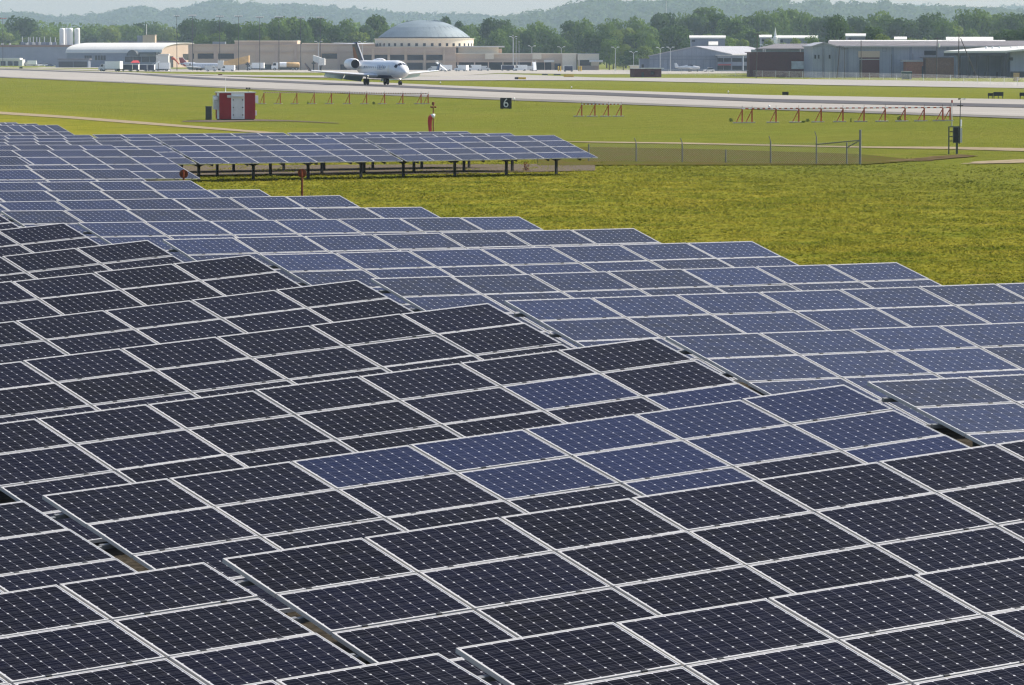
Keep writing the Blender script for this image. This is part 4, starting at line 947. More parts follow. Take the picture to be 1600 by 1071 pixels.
# --- dark brick building, metal buildings on the right
YK=G(1220,120.5).y
t=building('brick_building','dark red brick flat roofed building with one pale window band','building',1220,YK)
part(t,'wall',M['brickdark'],1168.5,82.4,1270,BASE,YK,18); part(t,'parapet',M['brickdark'],1168,81.6,1270.5,82.8,YK,18.4,-.2)
window(t,1236.5,96,1264,108,YK,4,'paleglass','offwhite')
for x in (1192.5,1195.5,1250.5,1257): 
    mb=MB(); mb.tube(W(x,82,YK+3),W(x,78.6,YK+3),.14,n=6); mb.lathe(W(x,78.6,YK+3),[(.22,-.1),(.22,.12),(0,.2)],8); mb.build('roof_vent',M['galv'],t)
YM=YK+70
t=building('low_metal_building','low metal building with a pale blue grey roof behind the brick building','building',1240,YM); part(t,'wall',M['bluegrey'],1180,77.5,1292,BASE,YM,40)
mb=MB(); A,B=W(1180,78,YM-1),W(1292,78,YM-1); C,D=W(1292,70,YM+40),W(1212,70.6,YM+40); mb.prism([A,B,C,D],(0,0,.4)); mb.build('roof',M['roofgrey'],t)
YW=YK-40
t=building('metal_warehouse','long pale grey ribbed metal warehouse with a big loading door','building',1440,YW)
part(t,'wall',M['ware'],1297,73,1640,BASE,YW,46)
mb=MB(); A,B=W(1294,73.4,YW-1),W(1640,73.4,YW-1); C,D=W(1640,65.3,YW+24),W(1294,65.3,YW+24); mb.prism([A,B,C,D],(0,0,.3)); r_=mb.build('roof',M['roofgrey'],t); mb=MB(); mb.prism([W(1296,66.2,YW+21),W(1571,66.2,YW+21),W(1571,64.6,YW+24.2),W(1296,64.6,YW+24.2)],(0,0,.35)); mb.build('ridge_cap',M['wroof'],t); part(t,'gutter',M['offwhite'],1294,72.9,1600,73.8,YW,.5,-1.2)
part(t,'loading_door',M['brickdark'],1343,90,1374,BASE,YW,.2,-.25); part(t,'door_header',M['tan'],1341,80.2,1374.6,90,YW,.3,-.35); part(t,'door_jamb',M['black'],1341,90,1343,BASE,YW,.3,-.3); part(t,'door_rail',M['offwhite'],1343,92.6,1374,93.4,YW,.1,-.4)
window(t,1444,79.6,1462.5,86.5,YW,3,'glass','white')
mb=MB(); 
for a in ((1378.5,75,1385.5,75.7),(1378.5,80,1385.5,80.7),(1378.5,75,1379.2,80.7),(1384.8,75,1385.5,80.7)): bx(mb,*a,YW,.15,0,-.2)
mb.build('vent_frame',M['bluegrey'],t)
for x in (1322,1392,1420,1478): part(t,'downpipe',M['bluegrey'],x,74,x+.7,BASE,YW,.2,-.25)
t=building('gabled_metal_shed','pale grey gabled shed at the left end of the warehouse','building',1288,YW-8)
gable(t,1270.6,73.2,1287.6,68,1305.6,73.4,YW-8,46,M['ware'],M['roofpale'])
for x,y in ((1272.6,86),(1278,86),(1295,86)): part(t,'window',M['glass'],x,y,x+2.4,y+6,YW-8,.15,-.2)
for x in (1285,1299,1304): part(t,'downpipe',M['bluegrey'],x,76,x+.7,BASE,YW-8,.2,-.25)
for i,(x0,y0,x1,m,lab) in enumerate(((1411.5,96.6,1442,'brick','small orange brick box building with a grey flat roof'),(1442.4,90.4,1494,'brickbrown','brown brick block between the orange box and the open shed'))):
    Yb=YW-14-i*3; t=building('brick_block',lab,'building',(x0+x1)/2,Yb); part(t,'wall',M[m],x0,y0,x1,BASE,Yb,11); part(t,'roof',M['roofpale' if i==0 else 'roofgrey'],x0-.6,y0-2.6 if i==0 else y0-1.4,x1+.4,y0+.3,Yb,11.6,-.5); part(t,'door',M['darksteel'],x1-4,y0+7,x1-1.8,BASE,Yb,.2,-.25)
Ys=YW-32
t=building('open_shed','open fronted dark shed under a white sloping roof at the right','building',1540,Ys)
mb=MB(); P=[W(1475,83,Ys-3),W(1571,82.4,Ys-3),W(1660,74.5,Ys-3),W(1660,72.6,Ys+14),W(1535,77.5,Ys+14)]
mb.prism(P,(0,0,.55)); mb.build('roof',M['wroof'],t)
mb=MB(); mb.prism([P[0]+Vector((0,-.02,-.9)),P[1]+Vector((0,-.02,-.9)),P[1]+Vector((0,-.02,-.05)),P[0]+Vector((0,-.02,-.05))],(0,.4,0)); mb.build('fascia',M['darksteel'],t)
part(t,'back_wall',M['bluegrey'],1494,86,1572,BASE,Ys+9,.4); part(t,'side_wall',M['bluegrey'],1494,86.5,1495,BASE,Ys,9)
part(t,'wall',M['ware'],1573,80,1660,BASE,Ys,14); part(t,'base_wall',M['darksteel'],1573,112,1660,BASE,Ys,.3,-.4); part(t,'window',M['glass'],1576,90,1583,95,Ys,.2,-.25)
for x in (1496,1511,1524,1540,1563,1568): part(t,'post',M['darksteel'],x,84,x+1.4,BASE,Ys,.3)
for x in (1516,1533,1552): part(t,'stored_crate',M['black'],x,113,x+7,BASE,Ys+3,2)
for x in (1541.3,1551,1562,1580,1590):
    p=W(x,78.3,Ys+9); mb=MB(); mb.lathe(p,[(.18,-.4),(.18,.35),(.36,.5),(.36,.85),(.1,1.05),(0,1.05)],12); mb.build('roof_ventilator',M['white'],t)
# distant roofs beyond
for i,(x0,x1,y0,y1,Y,lab) in enumerate(((1077,1134,57.4,60.6,2095,'long white flat roof among the trees above the grey hangar'),(1107,1122,64,72,2085,'pale grey block just above the hangar roof'),(1186,1206,56.6,60,1900,'short white roof left of the church spire'),(1214,1278,57.5,61,1910,'long white roof right of the church spire'),(1321,1353,55,58.5,1560,'white roof among trees above the warehouse, left part'),(1397,1417,60,64,1530,'small pale roof among trees above the warehouse middle'),(1478,1552,60.4,65,1500,'white roof rising behind the warehouse ridge'))):
    t=building('distant_building',lab,'building',(x0+x1)/2,Y); part(t,'wall',M['bluegrey'],x0+1,y1,x1-1,BASE,Y,14); mb=MB(); mb.prism([W(x0,y1,Y-.5),W(x1,y1,Y-.5),W(x1,y0,Y+14),W(x0,y0,Y+14)],(0,0,.5)); mb.build('roof',M['wroof'],t)
    part(t,'window',M['glass'],x0+4,y1+2,x0+9,y1+5,Y,.2,-.3)
t=building('church','distant church with a thin white spire','church',1211,1880.); Y=1880.; p=W(1211.5,58,Y); part(t,'nave',M['offwhite'],1204,60,1219,BASE,Y,16)
mb=MB(); mb.lathe(p,[(.8,-6),(.8,0),(.5,.3),(0,4.0)],8); mb.build('spire',M['white'],t)
# ================================================================ masts, poles, vehicles
def mast(x,y0,yb,Y,lab,wide=9,n=5,m='galv',grp='apron floodlight masts'):
    p=W(x,yb,Y); z=terrain(p.x,Y); k=Y/F; zt=W(x,y0,Y).z; t=thing('light_mast',lab,'light mast',(p.x,Y,z),grp,world=False)
    h=zt-z; mb=MB(); mb.tube((0,0,-.2),(0,0,h),.17,.10,n=8); mb.build('pole',M['darksteel'] if m!='white' else M['offwhite'],t)
    mb=MB(); mb.box((-wide*k/2,-.08,h-.1),(wide*k/2,.08,h+.1)); mb.build('crossbar',M['darksteel'] if m!='white' else M['offwhite'],t)
    for i in range(n):
        xx=(-.5+i/(n-1))*wide*k; mb=MB(); mb.box((xx-.28,-.35,h+.1),(xx+.28,.05,h+.65)); mb.build('lamp',M[m],t)
    return t
for i,(x,y0,yb,Y,w_,n) in enumerate(((276.5,26,105,2040,7,3),(301,25.5,100,2050,10,5),(343.5,27,100,2060,11,5),(373,26.5,97,2060,11,5),(406,28,96,2070,11,5),(436,27.5,97,2060,11,5),(470,28.5,95,2090,10,5),(500.5,28.5,95,2090,10,5))):
    mast(x,y0,yb,Y,'tall floodlight mast, %s from the left along the concourse'%ORD[i],w_,n)
t=mast(4.5,30,100,2830,'floodlight mast with orange lamps at the left edge',11,5,'orange'); 
def twin(x,y0,Y,lab,wide=9):
    p=W(x,y0,Y); z=terrain(p.x,Y); k=Y/F; t=thing('street_lamp',lab,'street lamp',(p.x,Y,z),'curved arm car park lamps',world=False); h=p.z-z
    mb=MB(); mb.tube((0,0,-.2),(0,0,h-.6),.15,.10,n=8); mb.build('pole',M['galv'],t)
    for s in (-1,1):
        mb=MB(); mb.tube((0,0,h-.7),(s*wide*k*.25,0,h-.2),.07,n=6); mb.tube((s*wide*k*.25,0,h-.2),(s*wide*k*.5,0,h),.06,n=6); mb.build('arm',M['galv'],t)
        mb=MB(); mb.box((s*wide*k*.5-.5,-.2,h-.08),(s*wide*k*.5+.5,.2,h+.14)); mb.build('lamp_head',M['white'],t)
for i,(x,y,Y,l) in enumerate(((497.5,65,2110,'above the tan concourse'),(566,65.5,2110,'just behind the jet tail'),(802,57.5,2130,'left of three thin poles'),(877,73.5,2200,'beside the dark round tree'),(961.5,74,2000,'tall one left of the grey hangar'),(990,81,2000,'short one left of the grey hangar'),(1031.5,74.5,1970,'first above the hangar roof slope'),(1047.5,74,1970,'second above the hangar roof slope'),(1193.5,70,1700,'above the brick building'),(831,72,2200,'in front of the trees right of the dome'))): twin(x,y,Y,'twin arm car park lamp '+l)
for i,x in enumerate((801.5,806.5,811)):
    p=W(x,56+i*5,2100); z=terrain(p.x,2100); mb=MB(); mb.tube((p.x,2100,z),(p.x,2100,p.z),.10,.06,n=6); mb.lathe((p.x,2100,p.z),[(.2,0),(.2,.2),(0,.35)],8); tag(mb.build('flagpole',M['galv'],org=(p.x,2100,z)),'thin white flagpole, %s of three right of the dome'%ORD[i],'flagpole',group='three thin poles right of the dome')
def radio():
    Y=2700.; p=W(1041,62,Y); z=terrain(p.x,Y); zt=W(1041,-12,Y).z; t=thing('radio_mast','thin lattice radio mast rising above the frame','radio mast',(p.x,Y,z),world=False); mb=MB(); h=zt-z
    for a in range(3): mb.tube((.5*math.cos(a*2.09),.5*math.sin(a*2.09),-.2),(.25*math.cos(a*2.09),.25*math.sin(a*2.09),h),.09,n=5)
    for i in range(int(h/2)):
        for a in range(3): mb.tube((.45*math.cos(a*2.09),.45*math.sin(a*2.09),i*2),(.45*math.cos(a*2.09+2.09),.45*math.sin(a*2.09+2.09),i*2+2),.04,n=3)
    mb.build('lattice',M['galv'],t)
radio()
def pole(x,y0,yb,Y,lab,arm=True,xt=None,brace=None,trans=False,r=.16):
    xt=x if xt is None else xt
    A=W(x,yb,Y); A.z=terrain(A.x,Y); B=W(xt,y0,Y); t=thing('utility_pole',lab,'utility pole',tuple(A),'wooden utility poles along the perimeter',world=True)
    mb=MB(); mb.tube(A-Vector((0,0,.3)),B,r,r*.7,n=8); mb.build('pole',M['wood'],t)
    if arm: 
        mb=MB(); mb.box((B.x-1.1,Y-.28,B.z-.55),(B.x+1.1,Y-.16,B.z-.38)); 
        for q in (-1,-.4,.4,1): mb.tube((B.x+q,Y-.22,B.z-.38),(B.x+q,Y-.22,B.z-.2),.05,n=6)
        mb.build('crossarm',M['wood'],t)
    if brace:
        mb=MB(); P,Q=W(brace[0],brace[1],Y-.3),W(brace[2],brace[3],Y-.3); mb.tube(P,Q,.13,n=8); mb.build('brace',M['wood'],t)
    if trans:
        mb=MB(); mb.tube((B.x+.5,Y-.1,B.z-3.1),(B.x+.5,Y-.1,B.z-1.9),.32,n=12); mb.build('transformer',M['offwhite'],t)
    return B
YP=YK-70
tops=[pole(1181.5,52,123,YP,'dark leaning pole in front of the brick building left end',xt=1183.5),
 pole(1307.5,71.5,124,YP-10,'leaning pole in front of the gabled shed',xt=1312.5),
 pole(1345.5,63.5,125,YP-10,'pole before the loading door of the warehouse',False),
 pole(1463,58,126,YP-20,'pole with a grey transformer before the brown brick block',True,xt=1464.5,trans=True),
 pole(1497,52.5,127,YP-30,'thick pole with a long diagonal brace before the open shed',True,xt=1498.5,brace=(1501,60,1529,127.5),r=.19)]
for x,y0,l in ((1286,66,'thin pole against the gabled shed wall'),(1319.5,74.5,'second thin pole right of the gabled shed'),(1393.4,85,'short thin pole left of the green dumpster'),(1426.5,84,'short thin pole right of the green dumpster')): pole(x,y0,118,YP+20,l,y0<76 and x>1300,r=.11)
def wire(a,b,sag,lab,i):
    mb=MB(); pv=None
    for j in range(17):
        q=a.lerp(b,j/16); q.z-=sag*4*(j/16)*(1-j/16)
        if pv is not None: mb.tube(pv,q,.022,n=4,cap=False)
        pv=q
    tag(mb.build('overhead_wire',M['darksteel'],org=tuple(a)),lab,'wire',group='overhead wires between the poles')
NM=['brick building pole and gabled shed pole','gabled shed pole and loading door pole','loading door pole and transformer pole','transformer pole and braced pole']
for i,(a,b) in enumerate(zip(tops,tops[1:])): wire(a-Vector((0,0,.3)),b-Vector((0,0,.3)),1.3,'thin dark wire between '+NM[i],i)
# perimeter chain-link fence on the right
def perimeter():
    Y=YP-60; c=W(1300,122,Y); c.z=terrain(c.x,c.y); t=thing('perimeter_fence','faint chain link perimeter fence along the taxiway on the right','fence',tuple(c))
    mb=MB(); top=MB(); xs=list(range(960,1640,21)); pv=None
    for x in xs:
        Yx=Y+(1300-x)*1.05; p=W(x,120,Yx); z=terrain(p.x,Yx); q=MB(); q.tube((p.x,Yx,z-.1),(p.x,Yx,z+2.1),.045,n=6); q.build('post',M['galv'],t)
        cur=Vector((p.x,Yx,z+2.0))
        if pv is not None:
            top.tube(pv,cur,.022,n=4)
            for j in range(14):
                a=pv.lerp(cur,j/14); b=pv.lerp(cur,(j+1)/14)
                mb.tube(a,b-Vector((0,0,1.95)),.006,n=3,cap=False); mb.tube(a-Vector((0,0,1.95)),b,.006,n=3,cap=False); mb.tube(a,a-Vector((0,0,1.95)),.006,n=3,cap=False)
        pv=cur
    mb.build('chain_link_mesh',M['galv'],t); top.build('top_rail',M['galv'],t)
perimeter()
# ---- vehicles: local x forward
def wheels(t,xs,y,r,w_=.22):
    for x in xs:
        for s in (-1,1):
            mb=MB(); mb.tube((x,s*y-w_/2,r),(x,s*y+w_/2,r),r,n=14); wh=mb.build('wheel',M['tyre'],t)
            mb=MB(); mb.tube((x,s*y-w_/2-.01,r),(x,s*y+w_/2+.01,r),r*.5,n=10); mb.build('rim',M['galv'],wh)
def prof(mb,pts,w_,m=0): mb.prism([Vector((x,-w_/2,z)) for x,z in pts],(0,w_,0),m)
def car(m,suv=False):
    t=thing('parked_car','car','car',world=False); mb=MB(); h=1.75 if suv else 1.45
    prof(mb,[(-2.25,.35),(2.25,.35),(2.3,.75),(1.2,.95),(-2.1,1.0),(-2.3,.8)],1.78); mb.build('body',m,t)
    mb=MB(); prof(mb,[(-1.9 if suv else -1.7,1.0),(1.1,.97),(.45,h-.08),(-1.5 if suv else -1.0,h-.08)],1.6); mb.build('windows',M['glass'],t)
    mb=MB(); prof(mb,[(-1.55 if suv else -1.05,h-.08),(.5,h-.08),(.3,h),(-1.4 if suv else -.95,h)],1.5); mb.build('roof',m,t)
    wheels(t,(-1.4,1.4),.82,.34)
    for s in (-.6,.6): mb=MB(); mb.box((2.2,s-.18,.62),(2.31,s+.18,.78)); mb.build('headlight',M['white'],t)
    return t
def van(m,L=5.4,h=2.4):
    t=thing('parked_van','van','van',world=False); mb=MB()
    prof(mb,[(-L/2,.4),(L/2,.4),(L/2,1.0),(L/2-.7,1.25),(L/2-1.3,h-.1),(L/2-1.5,h),(-L/2,h)],1.95); mb.build('body',m,t)
    mb=MB(); prof(mb,[(L/2-.85,1.3),(L/2-.66,1.3),(L/2-1.25,h-.2),(L/2-1.45,h-.2)],2.0); prof(mb,[(L/2-1.7,1.3),(L/2-1.0,1.3),(L/2-1.35,h-.45),(L/2-1.7,h-.45)],2.0); mb.build('windows',M['glass'],t)
    wheels(t,(-L/2+1,L/2-1),.9,.36); return t
def boxtruck():
    t=thing('box_truck','truck','truck',world=False); mb=MB(); mb.box((-4,-1.2,.9),(1.5,1.2,3.4)); mb.build('cargo_box',M['white'],t)
    mb=MB(); prof(mb,[(1.7,.5),(3.9,.5),(3.9,1.4),(3.4,1.6),(2.9,2.5),(1.7,2.5)],2.1); mb.build('cab',M['offwhite'],t)
    mb=MB(); prof(mb,[(3.46,1.62),(3.5,1.62),(3.05,2.4),(2.95,2.4)],1.9); prof(mb,[(2.2,1.6),(3.2,1.6),(2.8,2.35),(2.2,2.35)],2.14); mb.build('windows',M['glass'],t)
    mb=MB(); mb.box((-3.9,-.9,.6),(3.6,.9,.88)); mb.build('chassis',M['darksteel'],t); wheels(t,(-2.6,2.8),1.0,.48); return t
def tanker():
    t=thing('fuel_tanker','tanker','truck',world=False); mb=MB()
    mb.rings([[Vector((x,math.cos(a)*r,1.95+math.sin(a)*r)) for a in [6.2832*i/20 for i in range(20)]] for x,r in ((-5,.6),(-4.8,.95),(2.0,.95),(2.2,.6))]); mb.build('tank',[M['tanorange']],t,smooth=True)
    mb=MB(); mb.rings([[Vector((x,math.cos(a)*1.0,1.95+math.sin(a)*1.0)) for a in [6.2832*i/20 for i in range(20)]] for x in (-.4,2.05)]); mb.build('tank_band',M['white'],t)
    mb=MB(); prof(mb,[(2.6,.6),(5.0,.6),(5.0,1.6),(4.6,1.75),(4.3,2.8),(2.6,2.8)],2.2); mb.build('cab',M['white'],t)
    mb=MB(); prof(mb,[(3.3,1.75),(4.5,1.75),(4.2,2.6),(3.3,2.6)],2.24); mb.build('windows',M['glass'],t)
    mb=MB(); mb.box((-4.8,-.9,.6),(4.8,.9,1.0)); mb.build('chassis',M['darksteel'],t); wheels(t,(-3.9,-2.7,3.8),1.0,.5); return t
def cart(m):
    t=thing('baggage_cart','cart','baggage cart',world=False); mb=MB(); mb.box((-1.6,-.8,.45),(1.6,.8,.6)); mb.build('deck',M['darksteel'],t)
    mb=MB(); mb.box((-1.65,-.85,2.1),(1.65,.85,2.2)); mb.box((-1.62,-.8,.6),(-1.5,.8,2.1)); mb.box((1.5,-.8,.6),(1.62,.8,2.1)); mb.build('canopy',M['white'],t)
    mb=MB(); mb.box((-1.45,-.80,.62),(-.1,-.74,2.08)); mb.box((.1,-.80,.62),(1.45,-.74,2.08)); mb.box((-1.45,.74,.62),(1.45,.80,2.08)); mb.build('curtain',m,t); wheels(t,(-1.2,1.2),.7,.28,.16); return t
def stairs():
    t=thing('boarding_stairs','stairs','boarding stairs',world=False); mb=MB(); prof(mb,[(-2.4,.5),(-2.0,.5),(2.4,3.6),(2.4,3.9),(2.1,3.9)],1.4); mb.build('flight',M['white'],t)
    mb=MB()
    for s in (-.72,.72): mb.tube((-2.2,s,1.4),(2.3,s,4.7),.05,n=6); mb.tube((2.3,s,3.8),(2.3,s,4.7),.05,n=6); mb.tube((-2.2,s,.5),(-2.2,s,1.4),.05,n=6)
    mb.build('handrail',M['galv'],t); mb=MB(); mb.tube((1.8,-.5,.4),(1.8,-.5,3.4),.08,n=6); mb.tube((1.8,.5,.4),(1.8,.5,3.4),.08,n=6); mb.box((-2.2,-.6,.35),(2.3,.6,.5)); mb.build('undercarriage',M['darksteel'],t); wheels(t,(-1.7,1.8),.75,.3); return t
def put(o,x,y,rz,label,group,first=None,sc=1.0):
    g=G(x,y)
    c=o if not o.get('_used') else clone(o)
    o['_used']=1
    c.location=g; c.rotation_euler.z=R(rz); c['label']=label; c['group']=group; c.scale=(sc,)*3; return c
cw=car(M['white'],True); cs=car(M['galv']); cd=car(M['black'],True); cb=car(M['blue'])
GP='cars parked by the factory'
put(cw,60,103.4,-150,'white off road car, left of the white trio by the factory',GP); put(cw,70,103.6,-155,'white off road car, middle of the trio by the factory',GP); put(cs,88,104.3,170,'silver low car, right of the trio by the factory',GP); put(cb,77,104.6,-160,'dark blue car half hidden behind the silver one',GP)
put(cd,1401,119.5,175,'black off road car beside the green dumpster','cars by the warehouse'); put(cw,1107.5,112.6,200,'white car parked by the hangar office','cars by the hangar')
bt=boxtruck(); put(bt,47,103.6,180,'dark flat backed truck left of the white cars','ramp trucks'); put(bt,172.5,112,160,'white box truck on the ramp left of the baggage carts','ramp trucks')
put(bt,399,110.2,175,'white box truck beside the tan boarding bridge','ramp trucks'); put(bt,250,111.5,180,'white truck below the pale stair block','ramp trucks')
tk=tanker(); put(tk,446,110.4,182,'gold tank lorry with a white cab before the concourse','ramp trucks',sc=1.25)
put(tk,12,101.,0,'tank lorry at the left edge beside the white shed','ramp trucks',sc=1.2)
bc=cart(M['navy'])
for i,(x,y,l) in enumerate(((199,112,'navy curtained baggage cart under the red canopy, left one'),(209,112,'navy curtained baggage cart under the red canopy, right one'),(222,112,'baggage cart third from the left near the red canopy'),(234,112,'baggage cart just left of the white truck'),(790,111.2,'dark curtained cart under the terminal wing, left'),(798,111.2,'dark curtained cart under the terminal wing, right'),(888,112.6,'dark cart near the yellow posts'))): put(bc,x,y,rz=-6 if i%2 else 4,label=l,group='baggage carts on the ramp',sc=1.15)
g=G(212,111); mb=MB(); p=W(212,98.5,g.y+2); t=thing('sun_canopy','bright red pitched canopy above the baggage carts','canopy',tuple(g),world=True); k=g.y/F
mb.prism([Vector((p.x-7*k,g.y,p.z)),Vector((p.x+7*k,g.y,p.z)),Vector((p.x+4*k,g.y+2,p.z+3.4*k)),Vector((p.x-4*k,g.y+2,p.z+3.4*k))],(0,.2,.1)); mb.build('roof',M['brightred'],t)
for dx in (-6.5,6.5): mb=MB(); mb.tube((p.x+dx*k,g.y+.3,g.z),(p.x+dx*k,g.y+.3,p.z),.08,n=6); mb.build('post',M['galv'],t)
vw=van(M['white']); vs_=van(M['galv'],4.6,2.0)
for x,y,o,rz_,l in ((678,112,vs_,170,'silver van left of the cluster below the dome'),(695,111.6,vw,200,'white van in the cluster right of the jet nose'),(721,111.8,vw,150,'white van nearest the canopy columns'),(741,111.3,vw,178,'white van in the first canopy bay'),(757,111.3,vs_,0,'silver van in the second canopy bay'),(813,111.3,vw,182,'white van under the fourth canopy bay'),(824,111.2,vs_,180,'silver van at the right of the canopy bays'),(232,111,vs_,20,'silver van behind the baggage carts'),(330,112.0,vs_,0,'silver van below the parked jet'),(356,112,vw,175,'white van at the nose of the parked jet'),(120,103.9,vs_,3,'silver van before the low grey shed'),(131,103.9,vw,0,'white van before the low grey shed')): put(o,x,y,rz_,l,'vans on the ramp',sc=1.1)
st=stairs(); put(st,835,111.6,95,'white boarding stairs at the right of the canopy bays','boarding stairs'); put(st,240,111.8,10,'white boarding stairs left of the pale stair block','boarding stairs'); put(st,690,112.2,160,'white boarding stairs below the dome','boarding stairs')
def jetway(x0,y0,x1,y1,th,Y,lab,m,xs):
    A,B=W(x0,y0,Y),W(x1,y1,Y+6); g=terrain(A.x,Y); t=thing('boarding_bridge',lab,'boarding bridge',(A.x,Y,g),'boarding bridges'); h=th*Y/F
    mb=MB(); mb.prism([A-Vector((0,0,h)),B-Vector((0,0,h*1.1)),B,A],(.3,3,0)); mb.build('tunnel',M[m],t)
    mb=MB(); d=(B-A); 
    mb.prism([A+Vector((-2.4,-1.2,.5)),A+Vector((-2.4,-1.2,-h-.3)),A+Vector((.1,-1.2,-h-.2)),A+Vector((.1,-1.2,.4))],(0,4.6,0)); mb.build('cab',M['offwhite'],t)
    for q in xs:
        p=A.lerp(B,q); mb=MB(); 
        for dy in (-.3,3): mb.tube((p.x,p.y+dy,g-.1),(p.x,p.y+dy,p.z-h),.25,n=8)
        mb.box((p.x-.8,p.y-.5,p.z-h-1.2),(p.x+.8,p.y+3.2,p.z-h-.6)); mb.build('support',M['darksteel'],t)
jetway(349,96.5,388.5,87,10,2058,'long tan boarding bridge sloping to the parked jet','tanorange',(.45,.95))
jetway(507,92.5,489,86.5,9,2058,'short pale boarding bridge left of the runway jet tail','offwhite',(.3,.95))
def wsock():
    g=G(269,112.5); Y=g.y; k=Y/F; t=thing('windsock','orange windsock blowing to the right on the apron','windsock',tuple(g),world=False)
    mb=MB(); mb.tube((-2*k,0,-.1),(-2*k,0,22*k),.09,.06,n=6); mb.build('post',M['galv'],t); mb=MB(); rs=[]
    for x,z,r in ((-1.5,21.2,1.9),(2,20.6,2.0),(5,19,1.8),(8,15.5,1.3),(10.5,11.8,.9)):
        rs.append([Vector((x*k+.3*math.cos(a)*r*k,math.sin(a)*r*k,(z+math.cos(a)*r)*k)) for a in [6.2832*i/14 for i in range(14)]])
    mb.rings(rs); mb.build('sock',M['orange'],t,smooth=True)
wsock()
def dumpster():
    g=G(1416.5,124.6); k=1/ppm(g.y); t=thing('dumpster','dark green dumpster with pale lids before the orange brick box','dumpster',tuple(g),world=False); mb=MB()
    prof(mb,[(-7.5*k,.15),(7.5*k,.15),(8.2*k,12*k),(-8.2*k,12*k)],1.7); mb.build('bin',M['green'],t)
    for s in (-1,1): mb=MB(); mb.box((s*4.1*k-3.9*k,-.9,12*k+.01),(s*4.1*k+3.9*k,.9,12*k+.14)); mb.build('lid',M['offwhite'],t)
    mb=MB()
    for x in (-6*k,6*k): mb.box((x-.1,-.6,0),(x+.1,.6,.14))
    mb.build('skid',M['darksteel'],t)
dumpster()
for i,(x,l) in enumerate(((872.5,'left one of the left pair'),(875.8,'right one of the left pair'),(904.5,'left one of the right pair'),(907.8,'right one of the right pair'))):
    g=G(x,112); k=1/ppm(g.y); mb=MB(); mb.tube(g-Vector((0,0,.1)),g+Vector((0,0,7.5*k)),.28,n=10); mb.lathe(g+Vector((0,0,7.5*k)),[(.28,0),(.2,.15),(0,.22)],10); tag(mb.build('bollard',M['yellow'],org=tuple(g)),'tall yellow ramp bollard, '+l,'bollard',group='yellow ramp bollards')
g=G(1588,127); k=1/ppm(g.y); t=thing('timber_stack','orange brown timber stack at the right edge beside the shed','timber',tuple(g),world=False); 
for i in range(4): mb=MB(); mb.box((-4.5*k,-.6,i*4.5*k*.72+.02),(4.5*k,.6,i*4.5*k*.72+4.5*k*.66)); mb.build('plank_bundle',M['tanorange'],t)
# ================================================================ trees
def crown(seed,w_,h,n,leaf,pine=False):
    """leaf clumps on and inside a cluster of lobes; unit tree is h metres tall"""
    rnd=random.Random(seed); mb=MB(); lobes=[]
    for i in range(11):
        z=h*(.22+.66*rnd.random()); q=(1-abs(z/h-.55)*1.25); a=rnd.uniform(0,6.28); rr=w_*.5*q*rnd.uniform(.25,.75)
        lobes.append((Vector((math.cos(a)*rr,math.sin(a)*rr,z)),w_*rnd.uniform(.20,.33)*(.75+.3*q)))
    lobes.append((Vector((0,0,h*.78)),w_*.28)); lobes.append((Vector((0,0,h*.45)),w_*.42))
    for i in range(n):
        c,r=rnd.choice(lobes); d=Vector((rnd.gauss(0,1),rnd.gauss(0,1),rnd.gauss(0,1))).normalized(); p=c+Vector((d.x,d.y,d.z*.82))*r*rnd.uniform(.72,1.12)
        if p.z<h*.12: continue
        nr=(d+Vector((rnd.uniform(-.8,.8),rnd.uniform(-.8,.8),rnd.uniform(-.5,.8)))).normalized(); a=nr.orthogonal().normalized(); a=Matrix.Rotation(rnd.uniform(0,6.28),3,nr)@a; b=nr.cross(a); s=leaf*rnd.uniform(.6,1.3)
        mb.add([p-a*s,p-b*s*.7,p+a*s,p+b*s*.7],[(0,1,2,3)])
    return mb
def trunk(seed,h):
    rnd=random.Random(seed); mb=MB(); mb.tube((0,0,-.3),(0,0,h*.45),h*.022,h*.014,n=7)
    for i in range(6):
        a=i*1.05+rnd.random(); mb.tube((0,0,h*(.28+.03*i)),(math.cos(a)*h*.17,math.sin(a)*h*.17,h*(.55+.05*i)),h*.010,h*.004,n=5)
    return mb
TH=20.
PRO=[]
for i,(w_,m) in enumerate(((17,'leafA'),(15,'leafB'),(19,'leafB'),(13,'leafA'),(16,'leafC'),(12,'leafC'),(18,'leafA'))):
    a=crown(50+i,w_,TH,2100,.72).build('crown',M[m]); b=trunk(80+i,TH).build('trunk',M['bark']); PRO.append((a.data,b.data,w_)); bpy.data.objects.remove(a); bpy.data.objects.remove(b)
def tree(x,yt,wpx,Y,kind,lab,grp,rz):
    p=W(x,yt,Y); z=terrain(p.x,Y); H=p.z-z; c,tr,w0=PRO[kind]; t=thing('tree',lab,'tree',(p.x,Y,z),grp,world=False,rz=rz); sx=(wpx*Y/F)/w0; sz=H/(TH*.97); t.scale=(sx,sx,sz)
    for n_,d in (('trunk',tr),('crown',c)):
        o=bpy.data.objects.new(n_,d); COL.objects.link(o); o.parent=t
rnd=random.Random(11)
